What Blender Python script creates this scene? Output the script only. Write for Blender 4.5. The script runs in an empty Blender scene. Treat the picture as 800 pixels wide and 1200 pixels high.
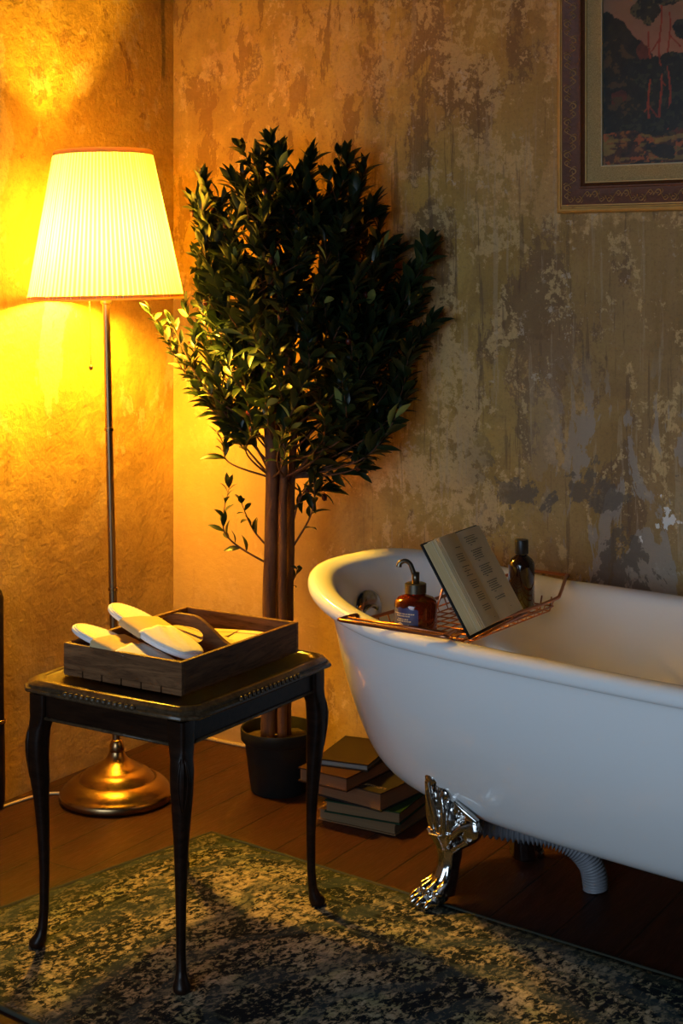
import bpy, bmesh, math, random
import numpy as np
from mathutils import Vector, Matrix, noise
R = math.radians
rnd = random.Random(7)
scene = bpy.context.scene
col = scene.collection

# ------------------------------------------------------------------ camera, light, exposure
YAW = R(32)
CAM = (2.5799, -3.2531, 1.245)
cd = bpy.data.cameras.new('camera')
cam = bpy.data.objects.new('camera', cd); col.objects.link(cam)
cam.location = CAM
cam.rotation_euler = (R(90), 0, YAW)
cd.sensor_fit = 'HORIZONTAL'; cd.sensor_width = 36.0
cd.lens = 1750.0/800.0*36.0
cd.shift_y = -270.0/800.0
cd.clip_start = 0.05
scene.camera = cam

scene.view_settings.view_transform = 'Standard'
scene.view_settings.look = 'None'
scene.view_settings.exposure = 0.0
scene.view_settings.gamma = 1.0
scene.view_settings.use_curve_mapping = False

world = bpy.data.worlds.new('world'); scene.world = world
world.use_nodes = True
world.node_tree.nodes['Background'].inputs[0].default_value = (0.55, 0.68, 1.0, 1)
world.node_tree.nodes['Background'].inputs[1].default_value = 0.004

LAMP_STRENGTH = 1800.0
LAMP_COLOR = (1.0, 0.53, 0.032, 1)
# daylight through a window behind the photographer
ld = bpy.data.lights.new('window_daylight', 'AREA')
ld.shape = 'RECTANGLE'; ld.size = 2.2; ld.size_y = 1.5; ld.spread = R(110)
ld.energy = 23.0; ld.color = (0.60, 0.79, 1.0)
lo = bpy.data.objects.new('window_daylight', ld); col.objects.link(lo)
lo.location = (1.5, -4.2, 1.05)
d = Vector((1.8, -1.3, 0.0)) - Vector(lo.location)
lo.rotation_euler = d.to_track_quat('-Z', 'Y').to_euler()

# ------------------------------------------------------------------ helpers
def tag(o, label=None, cat=None, group=None, kind=None):
    if label: o['label'] = label
    if cat: o['category'] = cat
    if group: o['group'] = group
    if kind: o['kind'] = kind
    return o

def empty(name, loc, rz=0, rot=None):
    o = bpy.data.objects.new(name, None); col.objects.link(o)
    o.location = loc; o.rotation_euler = rot if rot else (0, 0, rz)
    o.empty_display_size = 0.05
    return o

def obj(name, bm, mat, parent=None, smooth=True, angle=None):
    bmesh.ops.recalc_face_normals(bm, faces=bm.faces[:])
    me = bpy.data.meshes.new(name)
    bm.to_mesh(me); bm.free()
    o = bpy.data.objects.new(name, me); col.objects.link(o)
    mats = mat if isinstance(mat, (list, tuple)) else [mat]
    for m in mats: me.materials.append(m)
    if smooth:
        me.polygons.foreach_set('use_smooth', [True]*len(me.polygons))
        if angle is not None:
            me.set_sharp_from_angle(angle=R(angle))
    if parent: o.parent = parent
    return o

def bevel(o, w=0.002, seg=2, ang=35):
    m = o.modifiers.new('bevel', 'BEVEL'); m.width = w; m.segments = seg
    m.limit_method = 'ANGLE'; m.angle_limit = R(ang)
    return o

def box(bm, x0, x1, y0, y1, z0, z1, mat=0):
    v = [bm.verts.new(p) for p in ((x0,y0,z0),(x1,y0,z0),(x1,y1,z0),(x0,y1,z0),(x0,y0,z1),(x1,y0,z1),(x1,y1,z1),(x0,y1,z1))]
    for f in ((0,3,2,1),(4,5,6,7),(0,1,5,4),(1,2,6,5),(2,3,7,6),(3,0,4,7)):
        fc = bm.faces.new([v[i] for i in f]); fc.material_index = mat
    return v

def loft(bm, rings, cap0=True, cap1=True, closed=True, mat=0):
    vs = [[bm.verts.new(p) for p in r] for r in rings]
    n = len(vs[0])
    for a, b in zip(vs[:-1], vs[1:]):
        for i in range(n if closed else n-1):
            j = (i+1) % n
            f = bm.faces.new((a[i], a[j], b[j], b[i])); f.material_index = mat
    if cap0: bm.faces.new(vs[0][::-1]).material_index = mat
    if cap1: bm.faces.new(vs[-1]).material_index = mat
    return vs

def lathe(bm, prof, n=32, cx=0, cy=0, cap0=True, cap1=True, mat=0):
    return loft(bm, [[(cx+r*math.cos(2*math.pi*i/n), cy+r*math.sin(2*math.pi*i/n), z) for i in range(n)] for r, z in prof], cap0, cap1, mat=mat)

def smooth_path(pts, sub=6):
    pts = [Vector(p) for p in pts]
    if len(pts) < 3: return pts
    out = []
    for i in range(len(pts)-1):
        p0 = pts[max(i-1, 0)]; p1 = pts[i]; p2 = pts[i+1]; p3 = pts[min(i+2, len(pts)-1)]
        for k in range(sub):
            t = k/sub
            out.append(0.5*((2*p1)+(p2-p0)*t+(2*p0-5*p1+4*p2-p3)*t*t+(3*p1-p0-3*p2+p3)*t**3))
    out.append(pts[-1])
    return out

def tube(bm, pts, r, n=8, cap=True, closed=False, mat=0):
    pts = [Vector(p) for p in pts]
    m = len(pts)
    rs = r if isinstance(r, (list, tuple)) else [r]*m
    if len(rs) != m:
        rs = [rs[min(int(i*(len(rs)-1)/(m-1)), len(rs)-2)]*(1-((i*(len(rs)-1)/(m-1)) % 1 if i < m-1 else 1)) +
              rs[min(int(i*(len(rs)-1)/(m-1)), len(rs)-2)+1]*((i*(len(rs)-1)/(m-1)) % 1 if i < m-1 else 1) for i in range(m)]
    up = None; rings = []
    for i in range(m):
        if closed: t = pts[(i+1) % m]-pts[i-1]
        else: t = pts[min(i+1, m-1)]-pts[max(i-1, 0)]
        if t.length < 1e-9: t = Vector((0,0,1))
        t.normalize()
        if up is None:
            up = Vector((0,0,1)) if abs(t.z) < 0.9 else Vector((1,0,0))
        a = t.cross(up)
        if a.length < 1e-6: a = t.orthogonal()
        a.normalize(); b = a.cross(t).normalized(); up = b
        rings.append([pts[i]+a*(rs[i]*math.cos(2*math.pi*k/n))+b*(rs[i]*math.sin(2*math.pi*k/n)) for k in range(n)])
    if closed:
        rings.append(rings[0]); vs = [[bm.verts.new(p) for p in q] for q in rings[:-1]]
        for i in range(m):
            A = vs[i]; B = vs[(i+1) % m]
            for k in range(n):
                bm.faces.new((A[k], A[(k+1)%n], B[(k+1)%n], B[k])).material_index = mat
    else:
        loft(bm, rings, cap, cap, mat=mat)

def ellipsoid(bm, c, rad, rot=None, seg=12, mat=0):
    M = Matrix.Translation(Vector(c)) @ (rot.to_4x4() if rot else Matrix()) @ Matrix.Diagonal((rad[0], rad[1], rad[2], 1))
    r = bmesh.ops.create_uvsphere(bm, u_segments=seg, v_segments=max(6, seg*2//3), radius=1.0, matrix=M)
    if mat:
        for v in r['verts']:
            for f in v.link_faces: f.material_index = mat

def sgnpow(c, e): return math.copysign(abs(c)**e, c)
def superell(a, b, n, N, cx=0, cy=0):
    out = []
    for i in range(N):
        t = 2*math.pi*i/N
        out.append((cx+a*sgnpow(math.cos(t), 2/n), cy+b*sgnpow(math.sin(t), 2/n)))
    return out

# ------------------------------------------------------------------ materials
class NT:
    def __init__(s, name):
        s.m = bpy.data.materials.new(name); s.m.use_nodes = True
        s.t = s.m.node_tree; s.t.nodes.clear()
        s.out = s.t.nodes.new('ShaderNodeOutputMaterial')
        s.co = s.t.nodes.new('ShaderNodeTexCoord').outputs['Object']
    def n(s, typ, **kw):
        nd = s.t.nodes.new(typ)
        for k, v in kw.items(): setattr(nd, k, v)
        return nd
    def l(s, a, b): s.t.links.new(a, b)
    def setv(s, sock, v):
        if hasattr(v, 'is_output') or isinstance(v, bpy.types.NodeSocket): s.l(v, sock)
        else: sock.default_value = v
    def map(s, scale=(1,1,1), loc=(0,0,0), rot=(0,0,0), src=None):
        m = s.n('ShaderNodeMapping'); m.inputs['Scale'].default_value = scale
        m.inputs['Location'].default_value = loc; m.inputs['Rotation'].default_value = rot
        s.l(src or s.co, m.inputs['Vector']); return m.outputs[0]
    def noise(s, scale, detail=6, rough=0.6, dist=0.0, vec=None):
        m = s.n('ShaderNodeTexNoise'); m.inputs['Scale'].default_value = scale
        m.inputs['Detail'].default_value = detail; m.inputs['Roughness'].default_value = rough
        m.inputs['Distortion'].default_value = dist
        s.l(vec or s.co, m.inputs['Vector']); return m.outputs['Fac']
    def ramp(s, fac, stops, interp='LINEAR'):
        r = s.n('ShaderNodeValToRGB'); r.color_ramp.interpolation = interp
        e = r.color_ramp.elements
        while len(e) < len(stops): e.new(0.5)
        for k, (p, c) in enumerate(stops):
            e[k].position = p
            if isinstance(c, (int, float)): c = (c, c, c)
            e[k].color = (c[0], c[1], c[2], 1)
        s.l(fac, r.inputs[0]); return r.outputs[0]
    def mix(s, fac, a, b, mode='MIX'):
        m = s.n('ShaderNodeMix', data_type='RGBA', blend_type=mode)
        s.setv(m.inputs[0], fac)
        for sk, v in ((m.inputs[6], a), (m.inputs[7], b)):
            if isinstance(v, (tuple, list)): sk.default_value = (v[0], v[1], v[2], 1)
            else: s.l(v, sk)
        return m.outputs[2]
    def math(s, op, a, b=0.0, c=None, clamp=False):
        m = s.n('ShaderNodeMath', operation=op, use_clamp=clamp)
        s.setv(m.inputs[0], a); s.setv(m.inputs[1], b)
        if c is not None: s.setv(m.inputs[2], c)
        return m.outputs[0]
    def sep(s, vec=None):
        m = s.n('ShaderNodeSeparateXYZ'); s.l(vec or s.co, m.inputs[0]); return m.outputs
    def rng(s, v, a, b, c=0.0, d=1.0, smooth=True):
        m = s.n('ShaderNodeMapRange'); m.interpolation_type = 'SMOOTHSTEP' if smooth else 'LINEAR'
        s.setv(m.inputs['Value'], v); m.inputs['From Min'].default_value = a; m.inputs['From Max'].default_value = b
        m.inputs['To Min'].default_value = c; m.inputs['To Max'].default_value = d
        return m.outputs[0]
    def bsdf(s, color=(.5,.5,.5), rough=0.5, metal=0.0, bump=None, bstr=0.3, bdist=0.01, **kw):
        b = s.n('ShaderNodeBsdfPrincipled')
        if isinstance(color, (tuple, list)): b.inputs['Base Color'].default_value = (color[0], color[1], color[2], 1)
        else: s.l(color, b.inputs['Base Color'])
        s.setv(b.inputs['Roughness'], rough); s.setv(b.inputs['Metallic'], metal)
        for k, v in kw.items():
            s.setv(b.inputs[k.replace('_', ' ')], v)
        if bump is not None:
            bp = s.n('ShaderNodeBump'); bp.inputs['Strength'].default_value = bstr; bp.inputs['Distance'].default_value = bdist
            s.l(bump, bp.inputs['Height']); s.l(bp.outputs[0], b.inputs['Normal'])
        s.l(b.outputs[0], s.out.inputs[0]); s.b = b
        return s.m

def simple(name, color, rough=0.5, metal=0.0, nscale=None, var=0.15, bstr=0.0, **kw):
    t = NT(name)
    if nscale:
        f = t.noise(nscale, 5)
        c = t.mix(f, tuple(x*(1-var) for x in color), tuple(min(1, x*(1+var)) for x in color))
        return t.bsdf(c, rough, metal, bump=f if bstr else None, bstr=bstr, bdist=0.002, **kw)
    return t.bsdf(color, rough, metal, **kw)

M = {}
def wall_material(side):
    t = NT('plaster_'+side)
    X, Y, Z = t.sep()
    H = X if side == 'back' else Y
    # a soft ochre wash
    big = t.noise(1.6, 4, .55, .4)
    base = t.ramp(big, [(.30, (.30,.165,.028)), (.48, (.48,.28,.05)), (.62, (.62,.38,.07)), (.75, (.46,.27,.05))])
    streakv = t.map((5, 5, 1.1))
    streak = t.noise(1.5, 8, .62, .6, streakv)
    base = t.mix(t.rng(streak, .42, .62, 0, .65), base, (.30,.175,.045))
    cloud = t.noise(5.5, 10, .68, .5)
    base = t.mix(t.rng(cloud, .45, .60, 0, .45), base, (.64,.42,.10))
    if side == 'back':
        # right part turns to taupe bare plaster
        right = t.rng(t.math('ADD', X, t.math('MULTIPLY', big, .5)), .95, 1.65)
        base = t.mix(t.math('MULTIPLY', right, .65), base, t.ramp(streak, [(.35, (.19,.095,.028)), (.6, (.36,.21,.085))]))
        # pale layer peeled to sharp edged patches
        fine = t.noise(42, 8, .75, .2); midn = t.noise(10, 10, .70, .4, t.map((1.25, 1, .7)))
        def ragged(sc, off, st=(1, 1, .8)):
            lowf = t.noise(sc, 5, .6, .3, t.map(st, off))
            return t.math('ADD', t.math('MULTIPLY', lowf, .55), t.math('ADD', t.math('MULTIPLY', midn, .28), t.math('MULTIPLY', fine, .17)))
        pn = ragged(3.4, (3.1, 0, 1.7))
        top = t.rng(Z, 1.25, 1.75)
        pm = t.math('ADD', pn, t.math('MULTIPLY', top, .035))
        pale = t.rng(pm, .545, .562)
        base = t.mix(t.math('MULTIPLY', pale, .62), base, (.62,.37,.13))
        # dark peeled blotches
        dn = ragged(4.2, (7.4, 0, .3), (1.6, 1, .7))
        band = t.math('SUBTRACT', 1.0, t.math('MULTIPLY', t.math('ABSOLUTE', t.math('SUBTRACT', X, .80)), 1.9), clamp=True)
        dm = t.math('ADD', dn, t.math('MULTIPLY', t.math('MULTIPLY', band, t.rng(Z, .6, 1.2)), .055))
        dark = t.rng(dm, .545, .565)
        base = t.mix(t.math('MULTIPLY', dark, .68), base, (.17,.085,.035))
        # spattered pale plaster, a long ragged island beside the tree
        isl = t.noise(2.6, 3, .5, .3, t.map((1.7, 1, .7), (2.2, 0, 6.4)))
        im = t.math('ADD', t.math('MULTIPLY', midn, .45), t.math('ADD', t.math('MULTIPLY', fine, .38), t.math('MULTIPLY', isl, .17)))
        iband = t.math('SUBTRACT', 1.0, t.math('MULTIPLY', t.math('ABSOLUTE', t.math('SUBTRACT', X, .86)), 2.6), clamp=True)
        im = t.math('ADD', im, t.math('MULTIPLY', iband, .045))
        base = t.mix(t.math('MULTIPLY', t.rng(im, .545, .556), .7), base, (.70,.47,.19))
        # long vertical runs
        dr = t.noise(3.0, 9, .7, .2, t.map((9, 1, .55), (1, 0, 2)))
        base = t.mix(t.math('MULTIPLY', t.math('MULTIPLY', t.rng(dr, .56, .60), .45), t.rng(X, .45, .75)), base, (.50,.36,.20))
        base = t.mix(t.math('MULTIPLY', t.math('MULTIPLY', t.rng(dr, .43, .39), .55), t.rng(X, .45, .75)), base, (.13,.065,.028))
        grain = t.noise(120, 6, .7)
        base = t.mix(t.rng(grain, .48, .66, 0, .30), base, (.14,.075,.03))
        # orange brown flakes high on the left part
        fn = t.noise(9, 12, .72, .3, t.map((1.3, 1, .55), (2, 0, 5)))
        fl = t.math('MULTIPLY', t.rng(fn, .530, .545), t.math('MULTIPLY', t.rng(Z, 1.05, 1.35), t.rng(X, .85, .55)))
        base = t.mix(t.math('MULTIPLY', fl, .72), base, (.20,.095,.022))
        # smooth ochre low in the corner
        sm = t.math('MULTIPLY', t.rng(X, .62, .35), t.rng(Z, 1.1, .8))
        base = t.mix(t.math('MULTIPLY', sm, .8), base, t.ramp(big, [(.3, (.34,.18,.04)), (.7, (.46,.26,.07))]))
        # speckled flaking
        sp = t.noise(26, 10, .75)
        spm = t.math('MULTIPLY', t.rng(sp, .585, .60), t.rng(t.noise(2.3, 3, .5, 0, t.map(loc=(9, 2, 4))), .47, .58))
        spm = t.math('MULTIPLY', spm, t.rng(X, .45, .75))
        base = t.mix(t.math('MULTIPLY', spm, .75), base, (.60,.47,.32))
        # grey worn paint low at the right, with white chips
        gn = t.noise(4.2, 12, .65, .6, t.map((2.0, 1, .7), (4.2, 0, 8.1)))
        gm = t.math('MULTIPLY', t.rng(X, 1.02, 1.25), t.rng(Z, 1.12, .90))
        grey = t.math('MULTIPLY', t.rng(gn, .50, .515), gm)
        base = t.mix(t.math('MULTIPLY', grey, .75), base, (.36,.30,.24))
        g2 = t.math('MULTIPLY', t.rng(t.noise(3.6, 12, .68, .4, t.map((1.2, 1, 1), (1.3, 0, 2.2))), .535, .55), t.math('MULTIPLY', t.rng(X, .85, 1.05), t.rng(Z, .98, .80)))
        base = t.mix(t.math('MULTIPLY', g2, .8), base, (.12,.085,.055))
        wn = t.noise(9, 11, .62, .2, t.map((1.1, 1, .9), (5.5, 0, 3.3)))
        wm = t.math('ADD', wn, t.math('MULTIPLY', t.math('MULTIPLY', t.rng(X, 1.2, 1.5), t.rng(Z, .80, .62)), .055))
        white = t.math('MULTIPLY', t.rng(wm, .655, .662), t.math('MULTIPLY', t.rng(X, 1.0, 1.15), t.rng(Z, .90, .80)))
        base = t.mix(white, base, (.80,.74,.66))
        rough = .62
    else:
        # brown peeled flakes above, fine sandy plaster below
        fn = t.noise(7, 13, .72, .4, t.map((1, 1.3, .8), (0, 2.2, 4.4)))
        fl = t.math('MULTIPLY', t.rng(fn, .56, .585), t.rng(Z, 1.25, 1.6))
        base = t.mix(t.math('MULTIPLY', fl, .7), base, (.20,.085,.03))
        pn = t.noise(4.5, 13, .70, .4, t.map((1, 1, .7), (0, 8.2, .4)))
        base = t.mix(t.math('MULTIPLY', t.rng(pn, .54, .56), .5), base, (.60,.44,.25))
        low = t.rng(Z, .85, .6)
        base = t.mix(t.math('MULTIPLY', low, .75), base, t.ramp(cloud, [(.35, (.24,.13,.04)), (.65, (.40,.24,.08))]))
        grain = t.noise(110, 6, .7)
        base = t.mix(t.rng(grain, .46, .66, 0, .30), base, (.16,.08,.025))
        # the dark drip by the corner
        dr = t.math('MULTIPLY', t.rng(t.math('ABSOLUTE', t.math('ADD', Y, t.math('ADD', .035, t.math('MULTIPLY', t.noise(6, 4), .02)))), .012, .004), t.rng(Z, 1.78, 1.82))
        base = t.mix(t.math('MULTIPLY', dr, .8), base, (.09,.055,.02))
        rough = .55
    b1 = t.noise(48, 8, .66, .2)
    b2 = t.noise(7, 6, .6, .2)
    bump = t.math('ADD', t.math('MULTIPLY', b1, .55), b2)
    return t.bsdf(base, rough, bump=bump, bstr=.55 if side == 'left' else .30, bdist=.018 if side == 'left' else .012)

M['wall_back'] = wall_material('back')
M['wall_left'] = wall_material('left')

def floor_material():
    t = NT('floorboards')
    X, Y, Z = t.sep()
    u = t.math('DIVIDE', t.math('SUBTRACT', X, .448-1.38), .138)
    idx = t.math('FLOOR', u)
    fr = t.math('FRACT', u)
    seam = t.math('MINIMUM', fr, t.math('SUBTRACT', 1.0, fr))
    wn = t.n('ShaderNodeTexWhiteNoise', noise_dimensions='1D'); t.l(idx, wn.inputs['W'])
    yy = t.math('ADD', Y, t.math('MULTIPLY', wn.outputs[0], 1.7))
    yf = t.math('FRACT', t.math('DIVIDE', yy, 1.35))
    ys = t.math('MINIMUM', yf, t.math('SUBTRACT', 1.0, yf))
    gap = t.math('MAXIMUM', t.rng(seam, .020, .010), t.rng(ys, .0022, .0012))
    g = t.noise(6, 9, .65, 1.0, t.map((9, .9, 1)))
    g2 = t.noise(40, 6, .7, .4, t.map((6, .5, 1)))
    c = t.ramp(g, [(.3, (.014,.0035,.0025)), (.5, (.030,.0075,.004)), (.7, (.052,.013,.006))])
    c = t.mix(t.math('MULTIPLY', wn.outputs[0], .45), c, (.022,.010,.006))
    c = t.mix(t.rng(g2, .5, .68, 0, .35), c, (.085,.038,.020))
    c = t.mix(gap, c, (.008,.004,.003))
    rough = t.rng(g2, .3, .7, .38, .60)
    h = t.math('SUBTRACT', t.math('MULTIPLY', g2, .2), gap)
    return t.bsdf(c, rough, bump=h, bstr=.35, bdist=.004, Specular_IOR_Level=.22)
M['floor'] = floor_material()

def rug_material():
    t = NT('distressed_rug')
    X, Y, Z = t.sep()
    n1 = t.noise(70, 9, .72, .5, t.map((1.35, .8, 1)))
    n2 = t.noise(5.0, 4, .6, .8)
    n3 = t.noise(110, 4, .6)
    wear = t.math('ADD', t.math('MULTIPLY', n1, .68), t.math('ADD', t.math('MULTIPLY', n2, .24), t.math('MULTIPLY', n3, .08)))
    c = t.ramp(wear, [(.46, (.004,.007,.010)), (.492, (.009,.014,.015)), (.500, (.06,.06,.030)), (.512, (.18,.14,.080)), (.56, (.31,.25,.155)), (.64, (.47,.385,.26))])
    green = t.noise(9, 6, .6, .3, t.map(loc=(4, 4, 0)))
    c = t.mix(t.math('MULTIPLY', t.math('MULTIPLY', t.rng(green, .5, .62), .45), t.rng(wear, .49, .52)), c, (.16,.19,.08))
    # borders, local x across the long side, y across the short side, edges at 0 and 0.81
    e = t.math('MINIMUM', t.math('MINIMUM', X, t.math('SUBTRACT', 1.9, X)), t.math('MINIMUM', Y, t.math('SUBTRACT', .81, Y)))
    def line(p, w):
        return t.rng(t.math('ABSOLUTE', t.math('SUBTRACT', e, p)), w, w*.6)
    jit = t.rng(n1, .40, .56)
    ln = t.math('MAXIMUM', line(.110, .006), t.math('MAXIMUM', line(.132, .004), t.math('MAXIMUM', line(.06, .003), line(.205, .005))))
    c = t.mix(t.math('MULTIPLY', t.math('MULTIPLY', ln, .95), t.math('SUBTRACT', 1.0, t.math('MULTIPLY', jit, .6))), c, (.04,.05,.035))
    edge = t.rng(e, .044, .036)
    c = t.mix(t.math('MULTIPLY', edge, t.math('SUBTRACT', .95, t.math('MULTIPLY', jit, .35))), c, (.018,.024,.018))
    # medallion scrolls
    w = t.n('ShaderNodeTexWave', wave_type='RINGS', rings_direction='SPHERICAL'); w.inputs['Scale'].default_value = 2.1
    w.inputs['Distortion'].default_value = 9; w.inputs['Detail'].default_value = 3; w.inputs['Detail Scale'].default_value = 1.6
    t.l(t.map(loc=(-.95, -.40, 0)), w.inputs['Vector'])
    c = t.mix(t.math('MULTIPLY', t.rng(w.outputs['Fac'], .78, .92), .55), c, (.03,.045,.048))
    pile = t.noise(420, 3, .6)
    h = t.math('ADD', t.math('MULTIPLY', pile, .6), wear)
    return t.bsdf(c, .92, bump=h, bstr=.5, bdist=.003, Specular_IOR_Level=.1)
M['rug'] = rug_material()

def wood(name, dark, light, axis=(1, 8, 8), scale=6, rough=.4, coat=0.0, spec=.12):
    t = NT(name)
    g = t.noise(scale, 8, .65, 1.4, t.map(axis))
    g2 = t.noise(scale*6, 6, .6, .3, t.map(axis))
    c = t.ramp(g, [(.32, dark), (.68, light)])
    c = t.mix(t.rng(g2, .5, .7, 0, .5), c, tuple(x*.45 for x in dark))
    return t.bsdf(c, rough, bump=g2, bstr=.12, bdist=.002, Coat_Weight=coat, Coat_Roughness=.15, Specular_IOR_Level=spec)
M['table'] = wood('dark_varnished_wood', (.008,.0035,.002), (.022,.009,.0045), (1, 8, 8), 5, .34, .06)
M['table_edge'] = wood('worn_carved_wood', (.03,.017,.009), (.10,.062,.032), (6, 6, 6), 9, .32, .3)
M['tray'] = wood('stained_pine', (.075,.032,.014), (.25,.115,.048), (1.2, 9, 9), 5, .55)
M['tray_y'] = wood('stained_pine_long', (.06,.024,.010), (.19,.080,.032), (9, 1.2, 9), 5, .55)
M['post'] = wood('dark_post', (.012,.006,.004), (.03,.014,.008), (8, 8, 1), 5, .4)

M['brass'] = simple('brushed_brass', (.34,.20,.085), .27, 1.0, 8, .06)
M['brass_dark'] = simple('aged_brass_pole', (.30,.19,.10), .30, 1.0, 30, .15)
M['chrome'] = simple('tarnished_chrome', (.46,.44,.42), .15, 1.0, 40, .12)
M['copper'] = simple('copper_wire', (.50,.20,.105), .30, 1.0, 60, .15)
M['enamel'] = simple('white_enamel', (.80,.80,.80), .16, 0, 3, .02, Coat_Weight=.4, Coat_Roughness=.08)
M['enamel_in'] = M['enamel']
M['pot'] = simple('black_plastic', (.012,.012,.011), .42, 0, 20, .2, Specular_IOR_Level=.15)
M['soil'] = simple('potting_soil', (.045,.026,.014), .95, 0, 60, .6, .8)
t = NT('bark'); f = t.noise(14, 8, .7, .6, t.map((2.5, 2.5, .5)))
M['bark'] = t.bsdf(t.ramp(f, [(.3, (.035,.012,.005)), (.55, (.12,.045,.018)), (.75, (.18,.08,.035))]), .75, bump=f, bstr=.6, bdist=.006)
t = NT('leaf_green')
oi = t.n('ShaderNodeObjectInfo')
f = t.noise(7, 3); f2 = t.noise(40, 3)
c = t.ramp(f, [(.3, (.008,.018,.005)), (.6, (.018,.032,.009)), (.8, (.036,.052,.015))])
t.bsdf(c, .38)
tr = t.n('ShaderNodeBsdfTranslucent'); t.l(c, tr.inputs[0])
mx = t.n('ShaderNodeMixShader'); mx.inputs[0].default_value = .14
t.l(t.b.outputs[0], mx.inputs[1]); t.l(tr.outputs[0], mx.inputs[2]); t.l(mx.outputs[0], t.out.inputs[0])
M['leaf'] = t.m
M['leaf_light'] = simple('young_and_lit_leaf', (.20,.23,.06), .42, 0, 20, .3)  # pale leaf colour, also stands in for lamplight on the low branch
M['olive'] = simple('dark_red_fruit', (.11,.018,.010), .3, 0, 30, .2)

# pleated lampshade fabric, lit by the bulb inside
t = NT('pleated_shade_fabric')
X, Y, Z = t.sep()
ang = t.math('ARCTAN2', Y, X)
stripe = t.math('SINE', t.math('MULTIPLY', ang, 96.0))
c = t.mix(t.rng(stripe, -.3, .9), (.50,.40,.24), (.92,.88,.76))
df = t.n('ShaderNodeBsdfDiffuse'); t.l(c, df.inputs[0])
tl = t.n('ShaderNodeBsdfTranslucent'); t.l(c, tl.inputs[0])
tp = t.n('ShaderNodeBsdfTransparent'); tp.inputs[0].default_value = (1, .93, .8, 1)
m1 = t.n('ShaderNodeMixShader'); m1.inputs[0].default_value = .23
t.l(df.outputs[0], m1.inputs[1]); t.l(tl.outputs[0], m1.inputs[2])
m2 = t.n('ShaderNodeMixShader'); m2.inputs[0].default_value = .0
t.l(m1.outputs[0], m2.inputs[1]); t.l(tp.outputs[0], m2.inputs[2]); t.l(m2.outputs[0], t.out.inputs[0])
M['shade'] = t.m
t = NT('shade_braid'); c = t.mix(t.noise(300, 3), (.60,.36,.12), (.80,.52,.20))
df = t.n('ShaderNodeBsdfDiffuse'); t.l(c, df.inputs[0]); tl = t.n('ShaderNodeBsdfTranslucent'); t.l(c, tl.inputs[0])
m1 = t.n('ShaderNodeMixShader'); m1.inputs[0].default_value = .35
t.l(df.outputs[0], m1.inputs[1]); t.l(tl.outputs[0], m1.inputs[2]); t.l(m1.outputs[0], t.out.inputs[0])
M['trim'] = t.m
t = NT('bulb_glow')
em = t.n('ShaderNodeEmission'); em.inputs[0].default_value = LAMP_COLOR; em.inputs[1].default_value = LAMP_STRENGTH
t.l(em.outputs[0], t.out.inputs[0]); M['bulb'] = t.m
M['cord'] = simple('pale_cord', (.55,.42,.22), .6, 0, 20, .1)
M['slipper'] = simple('white_terry', (.82,.80,.76), .9, 0, 180, .12, .5)
M['foam'] = simple('white_foam_sole', (.85,.85,.86), .6, 0, 80, .05)
M['kraft'] = simple('kraft_paper', (.60,.42,.20), .8, 0, 40, .12, .2)
M['kraft_pale'] = simple('pale_paper', (.72,.58,.36), .75, 0, 30, .12, .2)
M['gilt'] = simple('gilt_moulding', (.60,.30,.06), .45, .3, 30, .3, .2)
M['gilt_bright'] = simple('gilt_bead', (.70,.42,.14), .4, .25, 40, .25)
M['frame_red'] = simple('red_brown_frame_wood', (.17,.050,.016), .5, .0, 120, .5, .5)
M['scroll'] = simple('carved_gilt_scroll', (.55,.27,.08), .45, .2, 60, .3)
t = NT('linen_liner'); a = t.noise(260, 3, .6, 0, t.map((1, 1, 5))); b = t.noise(260, 3, .6, 0, t.map((5, 1, 1)))
f = t.math('MULTIPLY', t.math('ADD', a, b), .5)
M['linen'] = t.bsdf(t.mix(t.rng(f, .4, .6), (.34,.21,.075), (.58,.39,.16)), .85, bump=f, bstr=.4, bdist=.001)
M['page'] = simple('aged_paper', (.90,.74,.50), .85, 0, 12, .06)
t = NT('page_edges'); f = t.noise(8, 5, .6, 0, t.map((1, 1, 60)))
M['page_edge'] = t.bsdf(t.mix(f, (.45,.30,.13), (.78,.58,.30)), .85)
t = NT('shaded_page_edges'); f = t.noise(8, 5, .6, 0, t.map((1, 1, 60)))
M['edge_shaded'] = t.bsdf(t.mix(f, (.09,.05,.02), (.19,.11,.045)), .85)  # stack page edges, darkened in colour for the side table's shadow
t = NT('brown_page_edges'); f = t.noise(8, 5, .6, 0, t.map((1, 1, 90)))
M['edge_brown'] = t.bsdf(t.mix(f, (.09,.035,.012), (.22,.095,.035)), .85)
t = NT('grey_page_edges'); f = t.noise(8, 5, .6, 0, t.map((1, 1, 90)))
M['edge_grey'] = t.bsdf(t.mix(f, (.15,.13,.11), (.26,.23,.20)), .85)
M['ink'] = simple('black_ink', (.03,.025,.02), .8)
M['cover_black'] = simple('black_cloth_cover', (.010,.010,.012), .5, 0, 200, .3, Specular_IOR_Level=.15)
M['cover_brown'] = simple('brown_cover', (.017,.010,.006), .6, 0, 50, .2, Specular_IOR_Level=.15)
M['cover_red'] = simple('dark_red_brown_cover', (.030,.012,.007), .55, 0, 50, .2, Specular_IOR_Level=.15)
M['cover_navy'] = simple('black_glossy_cover', (.008,.006,.006), .5, 0, 50, .2)
M['cover_green'] = simple('green_cloth_cover', (.006,.028,.012), .6, 0, 80, .2, Specular_IOR_Level=.15)
M['cover_tan'] = simple('tan_cover', (.15,.08,.035), .6, 0, 30, .15, Specular_IOR_Level=.15)
M['gold_text'] = simple('gold_lettering', (.42,.25,.10), .4, .4)
t = NT('amber_glass'); t.bsdf((.30,.035,.008), .06, 0, Transmission_Weight=.75, IOR=1.45, Coat_Weight=.5)
M['amber'] = t.m
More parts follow.
